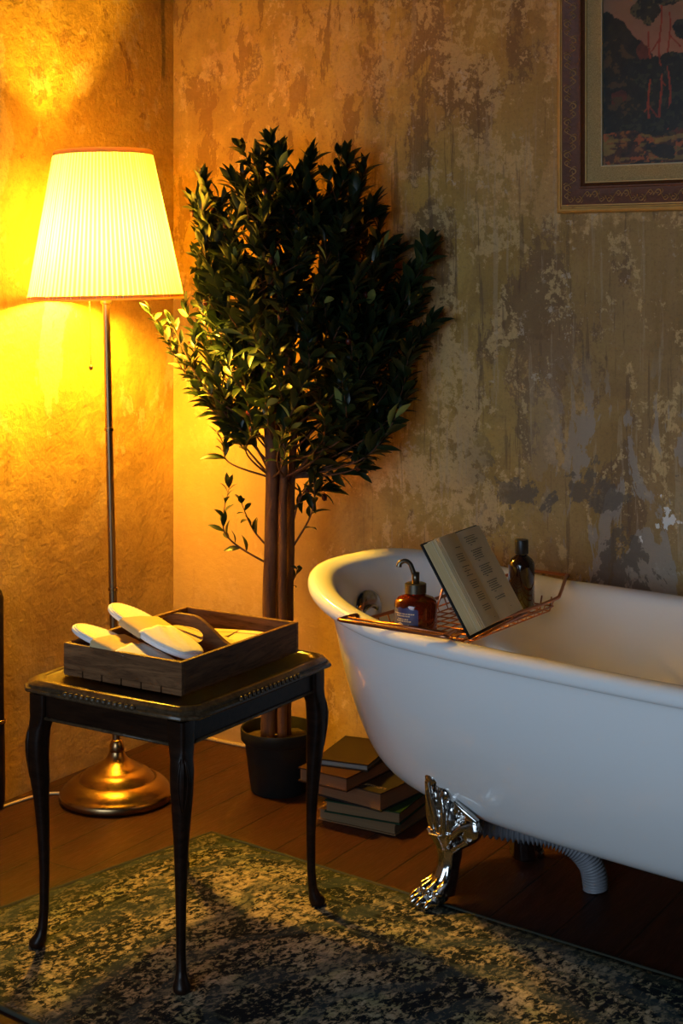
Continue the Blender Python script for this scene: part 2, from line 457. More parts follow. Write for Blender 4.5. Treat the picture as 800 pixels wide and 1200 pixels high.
t = NT('dark_glass'); t.bsdf((.022,.010,.007), .10, 0, Transmission_Weight=.2, Coat_Weight=.6)
M['dark_glass'] = t.m
M['label_blue'] = simple('blue_label', (.020,.028,.11), .45, 0, 60, .2)
M['label_pale'] = simple('pale_print', (.50,.42,.28), .6)
M['cap_black'] = simple('black_cap', (.010,.009,.010), .4)
M['pump'] = simple('bronze_pump', (.16,.13,.09), .28, .9)
M['hose'] = simple('grey_corrugated_hose', (.17,.17,.185), .5, 0, 20, .1)
M['gap'] = simple('caulk', (.45,.32,.16), .8, 0, 20, .2)

# ------------------------------------------------------------------ the room
bm = bmesh.new(); box(bm, -.12, 4.6, -5.2, .12, -.10, 0)
tag(obj('floor', bm, M['floor'], smooth=False), kind='structure')
bm = bmesh.new(); box(bm, 0, 4.6, 0, .12, 0, 2.9)
tag(obj('wall_back', bm, M['wall_back'], smooth=False), kind='structure')
bm = bmesh.new(); box(bm, -.12, 0, -5.2, .12, 0, 2.9)
tag(obj('wall_left', bm, M['wall_left'], smooth=False), kind='structure')
bm = bmesh.new(); tube(bm, [(.0, -.004, .003), (4.6, -.004, .003)], .006, 6)
tag(obj('trim_1', bm, M['gap']), kind='structure')

# ------------------------------------------------------------------ rug
def lin(ax, bx, k): return tuple(a+(b-a)*k for a, b in zip(ax, bx))
RUGA = (.5545, -.5629)           # far left corner seen in the photograph
RUG_ROT = R(-6.3)
rug = empty('area_rug', (RUGA[0], RUGA[1], 0), RUG_ROT)
tag(rug, 'distressed gold, cream and dark green woven rug under the wooden side table', 'rug')
# local x along the long edge, local y 0..0.81 (0.81 = far edge)
bm = bmesh.new()
NX, NY = 96, 42
T = .008
SK = .085   # the left edge is a little askew
def rp(x, y, z): return (x + (y-.81)*SK*-1.0*-1.0, y-.81, z)
g = [[bm.verts.new(rp(1.9*i/NX, .81*j/NY, T+.0012*noise.noise(Vector((i*.3, j*.3, 0))))) for j in range(NY+1)] for i in range(NX+1)]
for i in range(NX):
    for j in range(NY): bm.faces.new((g[i][j], g[i+1][j], g[i+1][j+1], g[i][j+1]))
ring = [g[i][0] for i in range(NX+1)]+[g[NX][j] for j in range(1, NY+1)]+[g[i][NY] for i in range(NX-1, -1, -1)]+[g[0][j] for j in range(NY-1, 0, -1)]
low = [bm.verts.new((v.co.x, v.co.y, .0005)) for v in ring]
for i in range(len(ring)):
    j = (i+1) % len(ring); bm.faces.new((ring[i], low[i], low[j], ring[j]))
bm.faces.new(low[::-1])
# shift to texture frame
pile = obj('pile', bm, M['rug'], rug)
for v in pile.data.vertices: v.co.y += .81
pile.location = (0, -.81, 0)
bm = bmesh.new()
edge = [rp(0, 0, .006), rp(1.9, 0, .006), rp(1.9, .81, .006), rp(0, .81, .006)]
P = []
for a, b in zip(edge, edge[1:]+edge[:1]):
    for k in range(10): P.append(lin(a, b, k/10))
tube(bm, P, .005, 6, closed=True)
tag(obj('bound_edge', bm, simple('dark_rug_binding', (.02,.022,.012), .9, 0, 200, .3), rug), 'dark stitched binding')

# ------------------------------------------------------------------ bathtub
TUB = (1.5737, -.5426); TROT = -.1623
def tubw(x, y, z=0):
    c, s = math.cos(TROT), math.sin(TROT)
    return (TUB[0]+x*c-y*s, TUB[1]+x*s+y*c, z)
TA, TB, TN = .7526, .3402, 2.95
def tub_h(x, zr):
    k = max(0.0, min(1.0, (-x-.376)/(TA-.376)))**1.6
    return zr+.0638*k*(max(zr, 0)/.583)**2.2
tub = empty('bathtub', (TUB[0], TUB[1], 0), TROT)
tag(tub, 'white freestanding rolled-rim clawfoot bathtub with a raised left end', 'bathtub')
NR = 144
OUT = [(.166,.22,.03,2.2,0), (.167,.40,.075,2.3,0), (.173,.50,.115,2.4,0), (.188,.570,.138,2.5,0), (.212,.612,.158,2.6,0), (.240,.635,.178,2.7,0),
       (.275,.652,.203,2.7,0), (.32,.664,.232,2.75,0), (.375,.675,.262,2.8,0), (.43,.684,.284,2.85,0), (.49,.690,.300,2.9,0), (.53,.700,.304,2.95,0),
       (.548,.706,.308,2.95,0), (.551,.722,.318,2.95,0), (.550,.738,.330,2.95,0), (.553,.748,.337,2.95,0), (.560,.7526,.3402,2.95,0), (.570,.7526,.3402,2.95,0), (.578,.748,.336,2.95,0),
       (.583,.739,.328,2.95,0), (.584,.725,.315,2.95,0), (.582,.712,.303,2.95,0), (.577,.702,.293,2.95,0), (.565,.694,.286,2.9,0), (.54,.687,.281,2.9,0),
       (.48,.672,.273,2.85,0), (.42,.657,.265,2.8,0), (.37,.645,.243,2.7,0), (.33,.622,.215,2.6,0), (.295,.59,.185,2.5,0), (.265,.55,.155,2.4,0), (.245,.50,.125,2.3,0),
       (.232,.43,.105,2.2,0), (.226,.33,.07,2.2,0), (.224,.18,.03,2.1,0)]
rings = []
for z, a, b, n, cx in OUT:
    rings.append([(x, y, tub_h(x, z)) for x, y in superell(a, b, n, NR, cx)])
bm = bmesh.new(); loft(bm, rings)
shell = obj('shell', bm, M['enamel'], tub)
sm = shell.modifiers.new('subdivision', 'SUBSURF'); sm.levels = 1; sm.render_levels = 1

# claw feet: sculpted from ridges and toes, fused by a remesh
def claw_bm():
    bm = bmesh.new()   # frame: +y outward (toes), x sideways, z up; origin under the toes
    def sh(p): return (p[0], p[1]+max(0, p[2]-.09)*.30, p[2])
    def tb(pts, r, n=10): tube(bm, smooth_path([sh(p) for p in pts], 5), r, n)
    for w, o in ((-.026,-.004), (-.009,.004), (.009,.004), (.026,-.004)):
        ellipsoid(bm, (w, o-.002, .013), (.0085, .013, .0125))
        ellipsoid(bm, (w*.98, o-.013, .030), (.0080, .0115, .0085))
        tb([(w, o-.008, .030), (w*.75, o-.030, .046), (w*.50, -.044, .075), (w*.52, -.052, .105), (w*.75, -.058, .140)], [.0080, .0068, .0065, .0070, .0085])
        tb([(w, o+.004, .016), (w, o+.013, .009), (w, o+.017, .002)], [.0075, .0055, .0020])
    ellipsoid(bm, (0, -.025, .020), (.028, .026, .020))
    tb([(0, -.035, .02), (0, -.050, .07), (0, -.058, .11), (0, -.060, .15)], [.026, .021, .024, .034])
    # shield against the tub
    ellipsoid(bm, sh((0, -.068, .175)), (.042, .020, .052))
    ellipsoid(bm, sh((0, -.070, .215)), (.022, .014, .044))
    ellipsoid(bm, sh((0, -.066, .252)), (.0165, .012, .0160))
    for s in (-1, 1):
        ellipsoid(bm, sh((s*.024, -.072, .226)), (.0125, .010, .014))
        ellipsoid(bm, sh((s*.038, -.080, .200)), (.010, .009, .013))
        tb([(s*.007, -.048, .110), (s*.010, -.044, .150), (s*.008, -.048, .200), (s*.003, -.055, .245)], [.0045, .0055, .0055, .004])
        tb([(s*.012, -.048, .115), (s*.022, -.046, .150), (s*.028, -.056, .190), (s*.022, -.064, .225)], [.004, .0065, .0065, .004])
        tb([(s*.014, -.050, .108), (s*.034, -.054, .140), (s*.056, -.072, .168), (s*.078, -.092, .182)], [.004, .0075, .009, .005])
        tb([(s*.016, -.054, .100), (s*.036, -.064, .122), (s*.058, -.082, .142), (s*.068, -.094, .160), (s*.058, -.088, .172), (s*.046, -.078, .164)], [.004, .0075, .009, .008, .006, .004])
        tb([(s*.078, -.092, .182), (s*.060, -.082, .200), (s*.042, -.076, .215)], [.006, .007, .005])
        ellipsoid(bm, sh((s*.045, -.084, .165)), (.042, .016, .034))
    return bm
foot_src = None
spots = [(-.400, -.182, -1), (-.400, .182, -1), (.400, -.182, 1), (.400, .182, 1)]
for i, (fx, fy, sx) in enumerate(spots):
    if foot_src is None:
        foot = obj('claw_foot', claw_bm(), M['chrome'], tub)
        rm = foot.modifiers.new('remesh', 'REMESH'); rm.mode = 'VOXEL'; rm.voxel_size = .0019; rm.use_smooth_shade = True
        s2 = foot.modifiers.new('smooth', 'SMOOTH'); s2.iterations = 3; s2.factor = .4
        foot_src = foot
        foot['label'] = 'chrome lion paw foot'
    else:
        foot = foot_src.copy(); col.objects.link(foot); foot.parent = tub
    # outward direction
    ax, ay = (.40*sx, .95 if fy > 0 else -.95)
    foot.rotation_euler = (0, 0, math.atan2(ay, ax)-math.pi/2)
    foot.scale = (1.12, 1.12, 1.0)
    foot.location = (fx+.022*sx*0, fy-.012*(1 if fy>0 else -1)*0,  .0085 if fy < 0 and sx < 0 else .001)

# overflow plate
bm = bmesh.new()
lathe(bm, [(.0, .0), (.030, .0), (.034, .002), (.034, .005), (.030, .008), (.015, .0095), (.0, .010)], 40, cap0=False, cap1=False)
bmesh.ops.remove_doubles(bm, verts=bm.verts[:], dist=1e-5)
ov = obj('overflow_plate', bm, M['chrome'], tub); ov['label'] = 'round chrome overflow plate'
ov.location = (-.674, -.03, .535); ov.scale = (1.1, 1.1, 1)
ov.rotation_euler = Vector((1, -.12, .18)).to_track_quat('Z', 'Y').to_euler()
bm = bmesh.new(); tube(bm, smooth_path([(-.018, -.006, .009), (-.012, 0, .016), (0, .004, .018), (.012, 0, .016), (.018, -.006, .009)]), .0028, 8)
kn = obj('turn_handle', bm, M['chrome'], ov)

# waste hose
bm = bmesh.new()
path = smooth_path([(1.08, -.50, .128), (1.16, -.47, .118), (1.25, -.445, .112), (1.32, -.425, .108), (1.372, -.405, .085), (1.397, -.392, .045), (1.402, -.388, .004)], 30)
rs = [.0225+.0045*math.sin(i*1.62) for i in range(len(path))]
tube(bm, path, rs, 20)
hose = obj('drain_hose', bm, M['hose'])
tag(hose, 'grey corrugated drain hose running under the bathtub down to the floor', 'hose')

# ------------------------------------------------------------------ bath caddy
CR = TROT+R(6.2)
c0 = tubw(-.395, -.014)
CZ = .590
def cw(x, y, z):
    c, s = math.cos(CR), math.sin(CR)
    return (c0[0]+x*c-y*s, c0[1]+x*s+y*c, z)
caddy = empty('bath_caddy', (c0[0], c0[1], CZ), CR)
tag(caddy, 'copper wire bath rack laid across the left end of the white bathtub', 'bath rack')
WR = .0024
bm = bmesh.new()
def rail(p, r=.0034, n=8, closed=False): tube(bm, p, r, n, closed=closed)
fr = smooth_path([(-.118, -.322, .002), (-.118, -.318, .002), (-.112, -.27, .002), (-.104, -.255, -.008), (-.104, 0, -.014), (-.104, .15, -.014), (-.100, .185, -.008), (-.055, .30, .002), (-.050, .318, .003),
                  (-.044, .322, .003), (.044, .322, .003), (.050, .318, .003), (.055, .30, .002), (.100, .185, -.008), (.104, .15, -.014), (.104, 0, -.014), (.104, -.255, -.008), (.112, -.27, .002), (.118, -.318, .002), (.118, -.322, .002), (.112, -.326, .002), (-.112, -.326, .002)], 4)
rail(fr, .0038, 8, True)
obj('frame', bm, M['copper'], caddy)
bm = bmesh.new()
rail([(-.116, -.300, .002), (.116, -.300, .002)], .0025)
rail([(-.106, -.258, -.008), (.106, -.258, -.008)], .0025)
obj('handle_bar', bm, M['copper'], caddy)
bm = bmesh.new()
B0 = -.040
for k in range(12):
    y = -.245+k*.036
    rail([(-.104, y, -.012), (-.092, y, B0), (.092, y, B0), (.104, y, -.012)], .0016, 6)
for k in range(9):
    x = -.092+k*.023
    rail([(x, -.252, -.012), (x, -.245, B0), (x, .151, B0), (x, .160, -.012)], .0016, 6)
for z, e in ((-.030, .098),):
    rail([(-e, -.249, z), (e, -.249, z), (e, .155, z), (-e, .155, z)], .0018, 6, True)
obj('basket', bm, M['copper'], caddy)
# book rest: local positions computed below
# ------------------------------------------------------------------ open book, leaning on the rest
# width axis along caddy +y, leaning back toward caddy -x
BL = Vector(cw(.118, -.205, .575)); BR_ = Vector(cw(.098, .070, .575))
book = empty('open_book', (0, 0, 0))
tag(book, 'open paperbound book with printed pages leaning on the copper bath rack', 'book')
BW = .260; BH = .190
wdir = Vector((math.cos(CR+R(90)+R(6)), math.sin(CR+R(90)+R(6)), 0))
back = Vector((-math.cos(CR+R(6)), -math.sin(CR+R(6)), 0))
alpha = R(31)
hdir = (back*math.sin(alpha)+Vector((0,0,1))*math.cos(alpha)).normalized()
ndir = wdir.cross(hdir).normalized()
if ndir.z < 0: ndir = -ndir
org = Vector(cw(.104, -.100, CZ-.016))
Mb = Matrix((( wdir.x, hdir.x, ndir.x, org.x), (wdir.y, hdir.y, ndir.y, org.y), (wdir.z, hdir.z, ndir.z, org.z), (0,0,0,1)))
book.matrix_world = Mb
def pz_left(u):   # u 0 at gutter .. 1 at outer edge
    return .010+.014*math.sin(min(1, u*1.25)*math.pi*.5)-.002*u
def pz_right(u):
    return .010+.006*math.sin(min(1, u*2.2)*math.pi*.5)-.007*u
HWL, HWR = .106, .120
bm = bmesh.new()
box(bm, -.132, .129, -.006, BH+.004, -.004, .000)
cov = obj('cover', bm, M['cover_black'], book, smooth=False); bevel(cov, .0015)
def page_block(sgn, hw, pz, flare, name):
    bm = bmesh.new()
    N = 20; rings = []
    for i in range(N+1):
        u = i/N; x = sgn*u*hw; z = pz(u)
        rings.append([(x+sgn*0, .0, .001), (x, .0, z), (x, BH, z), (x, BH, .001)])
    # slanted fore edge
    rings.append([(sgn*(hw+flare), .0, .001), (sgn*(hw+flare), .0, .0015), (sgn*(hw+flare), BH, .0015), (sgn*(hw+flare), BH, .001)])
    vs = loft(bm, rings)
    bm.faces.ensure_lookup_table()
    for f in bm.faces:
        c = f.calc_center_median(); f.normal_update()
        if abs(c.x) > hw+.0005 or c.y < .0005 or c.y > BH-.0005: f.material_index = 1
    return obj(name, bm, [M['page'], M['page_edge']], book, angle=30)
pl = page_block(-1, HWL, pz_left, .022, 'page_block')
pr = page_block(1, HWR, pz_right, .004, 'page_block')
# a few loose leaves fanned on the left
bm = bmesh.new()
for q in range(4):
    rings = []
    for i in range(11):
        u = i/10; x = -u*(HWL+.004*q+.002); z = pz_left(min(1, u))+.0006+.0015*(3-q)*u - .0052*q*u**3
        rings.append([(x, .001, z), (x, BH-.001+.002*(q % 2), z), (x, BH-.001+.002*(q % 2), z+.0003), (x, .001, z+.0003)])
    loft(bm, rings)
obj('loose_leaf', bm, M['page'], book, angle=30)
# lines of verse on both pages
def verse(sgn, hw, pz, parent, layout, seed):
    r = random.Random(seed); bm = bmesh.new()
    for (y, x0, x1) in layout:
        x = x0
        while x < x1:
            w = min(r.uniform(.0022, .0068), x1-x)
            xs = [x, x+w]
            v = []
            for xx, yy in ((xs[0], y), (xs[1], y), (xs[1], y+.0013), (xs[0], y+.0013)):
                v.append(bm.verts.new((xx, yy, pz(min(1, abs(xx)/hw))+.0072*0+.0012+(.0045*min(1, abs(xx)/hw) if sgn < 0 else 0))))
            bm.faces.new(v); x += w+.0012
    return obj('printed_text', bm, M['ink'], parent, smooth=False)
lay = [(BH-.030, -.058, -.022)]
y = BH-.044
for st in (4, 5, 4, 4, 3):
    for k in range(st):
        ind = .006 if (st == 5 and k in (1, 3)) else 0
        L = .048 if k % 3 != 2 else .040
        if st == 5 and k in (1, 3): lay.append((y, -.070+ind, -.062+ind))
        else: lay.append((y, -.074, -.074+L+rnd.uniform(-.008, .008)))
        y -= .0047
    y -= .0070
lay.append((.010, -.036, -.030))
verse(-1, HWL, pz_left, pl, lay, 1)
lay = []
y = BH-.016
for st in (5, 6, 6, 6, 2):
    for k in range(st):
        ind = .012 if k == st-1 and st > 2 else 0
        if ind: lay.append((y, .030, .038))
        else: lay.append((y, .020+(.004 if k % 2 else 0), .020+.050+rnd.uniform(-.010, .008)))
        y -= .0045
    y -= .0070
lay.append((.016, .066, .069))
verse(1, HWR, pz_right, pr, lay, 2)
# rest (part of the caddy): ledge and wire back, in caddy space
Ci = Matrix.Translation((c0[0], c0[1], CZ)) @ Matrix.Rotation(CR, 4, 'Z')
toC = Ci.inverted() @ Mb
def bp(x, y, z): return toC @ Vector((x, y, z))
bm = bmesh.new()
rail([bp(-.095, .120, -.010), bp(-.095, -.010, -.009), bp(-.095, -.011, .012)], .0026)
rail([bp(.095, .120, -.010), bp(.095, -.010, -.009), bp(.095, -.011, .012)], .0026)
rail([bp(-.105, -.0095, -.007), bp(.125, -.0095, -.007)], .0034)
rail([bp(-.105, -.0105, .010), bp(.125, -.0105, .010)], .0026)
rail([bp(-.095, .120, -.010), bp(.095, .120, -.010)], .0026)
p = bp(-.095, .110, -.010); rail([p, (p.x-.035, p.y, -.014)], .0024)
p = bp(.095, .110, -.010); rail([p, (p.x-.035, p.y, -.014)], .0024)
obj('book_rest', bm, M['copper'], caddy)

# ------------------------------------------------------------------ amber soap dispenser
FL = CZ+B0+.0022     # top of the basket wires
x, y = tubw(-.380, -.232)[:2]
soap = empty('soap_dispenser', (x, y, FL), R(20))
soap.scale = (1.13, 1.13, 1.04)
tag(soap, 'squat amber glass soap dispenser with blue label standing in the bath rack', 'soap dispenser')
bm = bmesh.new()
lathe(bm, [(.002, .0), (.034, .0), (.037, .003), (.037, .062), (.0355, .070), (.030, .076), (.019, .080), (.016, .083), (.016, .088), (.0145, .088), (.0145, .083), (.028, .074), (.0335, .068), (.0345, .060), (.0345, .006), (.002, .005)], 48)
obj('bottle', bm, M['amber'], soap, angle=40)
bm = bmesh.new(); lathe(bm, [(.001, .0062), (.0338, .0062), (.0338, .050), (.001, .050)], 40)
obj('liquid_soap', bm, simple('red_amber_soap', (.16,.02,.006), .2), soap, angle=40)
bm = bmesh.new(); lathe(bm, [(.0165, .084), (.0185, .084), (.0185, .101), (.0165, .102), (.006, .102), (.006, .100)], 32, cap0=False)
obj('collar', bm, M['pump'], soap, angle=40)
pd = Vector((math.cos(R(-171)), math.sin(R(-171)), 0))
bm = bmesh.new()
tube(bm, [(0, 0, .101), (0, 0, .122)], .0065, 14)
hk = smooth_path([(0, 0, .110), (pd.x*.006, pd.y*.006, .128), (pd.x*.010, pd.y*.010, .138), (pd.x*.018, pd.y*.018, .143), (pd.x*.027, pd.y*.027, .139), (pd.x*.029, pd.y*.029, .132)], 5)
tube(bm, hk, [.0045, .0042, .004, .0042, .0045, .005], 10)
obj('pump_head', bm, M['pump'], soap)
def wrap_label(name, r, a0, a1, z0, z1, mat, parent, zt=None, n=16, cx=0, cy=0):
    bm = bmesh.new(); A = []; Bv = []
    for i in range(n+1):
        a = a0+(a1-a0)*i/n
        zz = z1+(zt(i/n) if zt else 0)
        A.append(bm.verts.new((cx+r*math.cos(a), cy+r*math.sin(a), z0))); Bv.append(bm.verts.new((cx+r*math.cos(a), cy+r*math.sin(a), zz)))
    for i in range(n): bm.faces.new((A[i], A[i+1], Bv[i+1], Bv[i]))
    return obj(name, bm, mat, parent)
la = R(-114)
lb = wrap_label('label', .0373, la-R(44), la+R(40), .008, .058, M['label_blue'], soap, lambda u: .004*math.sin(u*math.pi)+.0015*math.sin(u*22))
wrap_label('emblem', .0376, la-R(20), la+R(14), .014, .030, M['label_pale'], lb, lambda u: .003*math.sin(u*math.pi*2)+.002)
bm = bmesh.new()
r2 = random.Random(3)
for zz, a0, a1 in ((.050, -34, 30), (.046, -24, 18), (.040, -20, 14), (.0365, -24, 20)):
    a = a0
    while a < a1:
        w = r2.uniform(2.0, 5.0); q = []
        for aa, z in ((a, zz), (a+w, zz), (a+w, zz+.0022), (a, zz+.0022)):
            t_ = la+R(aa); q.append(bm.verts.new((.0376*math.cos(t_), .0376*math.sin(t_), z)))
        bm.faces.new(q); a += w+1.6
obj('print', bm, M['label_pale'], lb, smooth=False)

# ------------------------------------------------------------------ dark bottle behind the book
x, y = tubw(-.372, .118)[:2]
db = empty('bottle', (x, y, FL), 0)
db.scale = (1.05, 1.05, .93)
tag(db, 'tall dark brown bottle with black cap behind the open book on the tub', 'bottle')
bm = bmesh.new()
lathe(bm, [(.002, 0), (.024, 0), (.0265, .003), (.0265, .098), (.0255, .106), (.021, .114), (.014, .120), (.011, .123), (.011, .128), (.001, .128)], 36)
obj('body', bm, M['dark_glass'], db, angle=40)
bm = bmesh.new()
lathe(bm, [(.001, .125), (.0135, .125), (.0140, .127), (.0140, .154), (.0130, .157), (.001, .157)], 32)
obj('cap', bm, M['cap_black'], db, angle=40)

# ------------------------------------------------------------------ floor lamp
LX, LY = .213, -.487
lean = R(1.35)
axis = Vector((math.cos(YAW), math.sin(YAW), 0))   # photo right
lamp = empty('floor_lamp', (LX, LY, 0))
tag(lamp, 'lit brass floor lamp with cream pleated shade and pull chain, in the corner', 'floor lamp')
def leanp(z, off=(0, 0)):
    k = -math.tan(lean)*max(0, z-.10)
    return (axis.x*k+off[0], axis.y*k+off[1], z)
bm = bmesh.new()
lathe(bm, [(.020, .001), (.130, .001), (.136, .004), (.138, .010), (.137, .018), (.134, .023), (.130, .025), (.126, .030), (.116, .040), (.100, .049), (.094, .051), (.091, .050), (.088, .053), (.080, .063), (.066, .072), (.060, .073), (.057, .076), (.046, .083), (.032, .091), (.023, .101), (.019, .110), (.018, .114), (.012, .114), (.006, .114)], 72)
obj('base', bm, M['brass'], lamp, angle=50)
bm = bmesh.new()
lathe(bm, [(.008, .112), (.016, .113), (.0175, .118), (.0175, .128), (.014, .137), (.011, .142), (.009, .142)], 32)
obj('neck', bm, M['brass'], lamp)
bm = bmesh.new()
tube(bm, [leanp(.13), leanp(.504)], .0098, 20); tube(bm, [leanp(.504), leanp(.889)], .0094, 20); tube(bm, [leanp(.889), leanp(1.235)], .0090, 20)
obj('pole', bm, M['brass_dark'], lamp, angle=40)
for z in (.504, .889):
    bm = bmesh.new(); tube(bm, [leanp(z-.003), leanp(z+.003)], .0114, 20)
    obj('joint_ring', bm, M['brass'], lamp, angle=40)
sh = bpy.data.objects.new('lamp_shade', None)
tp_ = leanp(1.205)
bm = bmesh.new()
NP = 96*4
RB, RT, ZB, ZT = .185, .1165, 0.0, .350
rr = random.Random(5); jitter = [rr.uniform(-.0012, .0012) for _ in range(NP)]
rings = []
for k in range(9):
    u = k/8; r0 = RB+(RT-RB)*u
    rings.append([((r0+.0013*math.cos(i*2*math.pi/4)+jitter[i])*math.cos(2*math.pi*i/NP), (r0+.0013*math.cos(i*2*math.pi/4)+jitter[i])*math.sin(2*math.pi*i/NP), ZB+(ZT-ZB)*u) for i in range(NP)])
loft(bm, rings, False, False)
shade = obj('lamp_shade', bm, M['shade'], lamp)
shade['label'] = 'cream pleated fabric shade'
shade.location = tp_; shade.rotation_euler = Matrix.Rotation(-R(1.2), 3, Vector((-axis.y, axis.x, 0))).to_euler()
bm = bmesh.new()
def bandring(bm, r0, z0, r1, z1, th=.0022, n=96):
    lathe(bm, [(r0, z0), (r0+th, z0), (r1+th, z1), (r1, z1), (r0, z0)], n, cap0=False, cap1=False)
bandring(bm, RB-.0005, -.004, RB-.0025, .0075)
obj('braid_trim', bm, M['trim'], shade, angle=40)
bm = bmesh.new(); bandring(bm, RT+.0015, ZT-.0075, RT-.0005, ZT+.004)
obj('braid_trim', bm, M['trim'], shade, angle=40)
bm = bmesh.new()
for a in range(3):
    t_ = a*2*math.pi/3+.4
    tube(bm, [(0, 0, .03), (.11*math.cos(t_), .11*math.sin(t_), .010), ((RB-.003)*math.cos(t_), (RB-.003)*math.sin(t_), .004)], .0018, 6)
obj('spider', bm, M['brass_dark'], shade)
bm = bmesh.new(); lathe(bm, [(.010, 1.190), (.013, 1.192), (.014, 1.240), (.013, 1.242), (.010, 1.242)], 24)
so = obj('socket', bm, M['brass_dark'], lamp, angle=40); so.location = (tp_[0], tp_[1], 0)
bm = bmesh.new(); lathe(bm, [(.012, -.086), (.015, -.076), (.024, -.055), (.031, -.025), (.032, .010), (.030, .035), (.024, .055), (.014, .066), (.002, .070)], 24)
bu = obj('light_bulb', bm, M['bulb'], lamp); bu.location = (tp_[0], tp_[1], 1.326)
bu['label'] = 'glowing bulb'
co = (-axis.x*.040, -axis.y*.040)
bm = bmesh.new()
z = 1.225
while z > 1.045:
    ellipsoid(bm, leanp(z, co), (.0019, .0019, .0019), seg=6); z -= .0044
tube(bm, [leanp(1.225, co), leanp(1.045, co)], .0005, 5)
tube(bm, [leanp(1.235), leanp(1.235, co)], .002, 6)
ch = obj('pull_chain', bm, M['brass_dark'], lamp)
bm = bmesh.new(); ellipsoid(bm, leanp(1.038, co), (.0058, .0058, .0065), seg=14)
obj('chain_ball', bm, M['brass_dark'], ch)
# cord
bm = bmesh.new()
tube(bm, smooth_path([(LX-.125, LY-.05, .004), (LX-.160, LY-.08, .004), (.035, -.63, .0035), (.028, -.75, .0035), (.05, -.90, .0035), (.04, -1.10, .0035)], 8), .0035, 8)
cd_ = obj('power_cord', bm, M['cord'])
tag(cd_, 'thin pale cord running along the foot of the left wall from the lamp', 'cord')

# slim post at the left edge of the photograph
bm = bmesh.new()
PX, PY = .028, -.693
lathe(bm, [(.004, .001), (.010, .004), (.0135, .020), (.0145, .06), (.0140, .15), (.0125, .205), (.0115, .26), (.0105, .50), (.006, .515), (.002, .52)], 24)
post = empty('wooden_post', (PX, PY, 0))
tag(post, 'slim dark turned post with a pale ring, at the left wall and photo edge', 'post')
obj('shaft', bm, M['post'], post)
bm = bmesh.new(); lathe(bm, [(.012, .203), (.0155, .204), (.0155, .211), (.012, .212)], 24)
obj('ring', bm, M['brass'], post)

# ------------------------------------------------------------------ side table
TX, TY, TZ = .797, -.979, .008
table = empty('side_table', (TX, TY, TZ))
tag(table, 'small dark varnished side table with cabriole legs and carved rim on the rug', 'table')
ZT_ = .495
def canted(hx, hy, c, z, n=6, bow=0.0):
    pts = []
    cs = [(hx, -hy+c), (hx, hy-c), (hx-c, hy), (-hx+c, hy), (-hx, hy-c), (-hx, -hy+c), (-hx+c, -hy), (hx-c, -hy)]
    for k in range(8):
        a, b = cs[k], cs[(k+1) % 8]
        for i in range(n):
            f = i/n; x_ = a[0]+(b[0]-a[0])*f; y_ = a[1]+(b[1]-a[1])*f
            if k % 2 == 0 and bow:
                s = math.sin(math.pi*f)*bow
                if abs(a[0]-b[0]) < 1e-6: x_ += math.copysign(s, a[0])
                else: y_ += math.copysign(s, a[1])
            pts.append((x_, y_, z))
    return pts
HX, HY = .205, .238
prof = [(.030, .470), (.016, .472), (.008, .475), (.002, .477), (.000, .480), (.001, .484), (.005, .4855), (.006, .487), (.005, .490), (.007, .493), (.012, .495), (.013, .4965), (.017, .498), (.026, .498), (.0275, .4962), (.030, .4955)]
bm = bmesh.new()
loft(bm, [canted(HX-i_, HY-i_, .024, z_, 8, .006) for i_, z_ in prof])
for f in bm.faces:
    z_ = f.calc_center_median().z
    if len(f.verts) == 4 and .477 < z_ < .4978: f.material_index = 1
tt = obj('table_top', bm, [M['table'], M['table_edge']], table, angle=45)
# carved runs in the middle of each edge
def carve(cx_, cy_, dx, dy, L, N):
    bm = bmesh.new()
    for k in range(N):
        s = -L/2+L*(k+.5)/N
        rot = Matrix.Rotation(math.atan2(dy, dx)+R(30), 3, 'Z')
        ellipsoid(bm, (cx_+dx*s, cy_+dy*s, .4865), (L/N*.46, .0035, .0055), rot, 8)
    obj('carving', bm, M['table_edge'], tt)
carve(0, -HY-.003, 1, 0, .17, 13); carve(0, HY+.003, 1, 0, .17, 13); carve(-HX-.003, 0, 0, 1, .20, 15); carve(HX+.003, 0, 0, 1, .20, 15)
LXs, LYs = .163, .210
for name_, a in (('apron', 0),):
    for sx, sy, axis_ in ((0, -1, 'x'), (0, 1, 'x'), (-1, 0, 'y'), (1, 0, 'y')):
        bm = bmesh.new()
        if axis_ == 'x': box(bm, -LXs, LXs, sy*LYs-.008+sy*.002, sy*LYs+.008+sy*.002, .428, .472)
        else: box(bm, sx*LXs-.008+sx*.002, sx*LXs+.008+sx*.002, -LYs, LYs, .428, .472)
        ap = obj('apron', bm, M['table'], table, smooth=False); bevel(ap, .0015)
        bm = bmesh.new()
        if axis_ == 'x': tube(bm, [(-LXs+.016, sy*(LYs+.011), .4285), (LXs-.016, sy*(LYs+.011), .4285)], .0032, 8)
        else: tube(bm, [(sx*(LXs+.011), -LYs+.016, .4285), (sx*(LXs+.011), LYs-.016, .4285)], .0032, 8)
        obj('bead', bm, M['table_edge'], ap)
LEG = [(.000, .0125, .014), (.004, .0150, .014), (.012, .0155, .012), (.022, .0110, .005), (.035, .0088, .000), (.07, .0082, -.004), (.14, .0092, -.005), (.21, .0112, -.002), (.27, .0138, .003),
       (.32, .0165, .008), (.355, .0185, .012), (.385, .0195, .012), (.405, .0185, .008), (.420, .0175, .003), (.430, .0180, .001), (.440, .0190, .000), (.472, .0190, .000)]
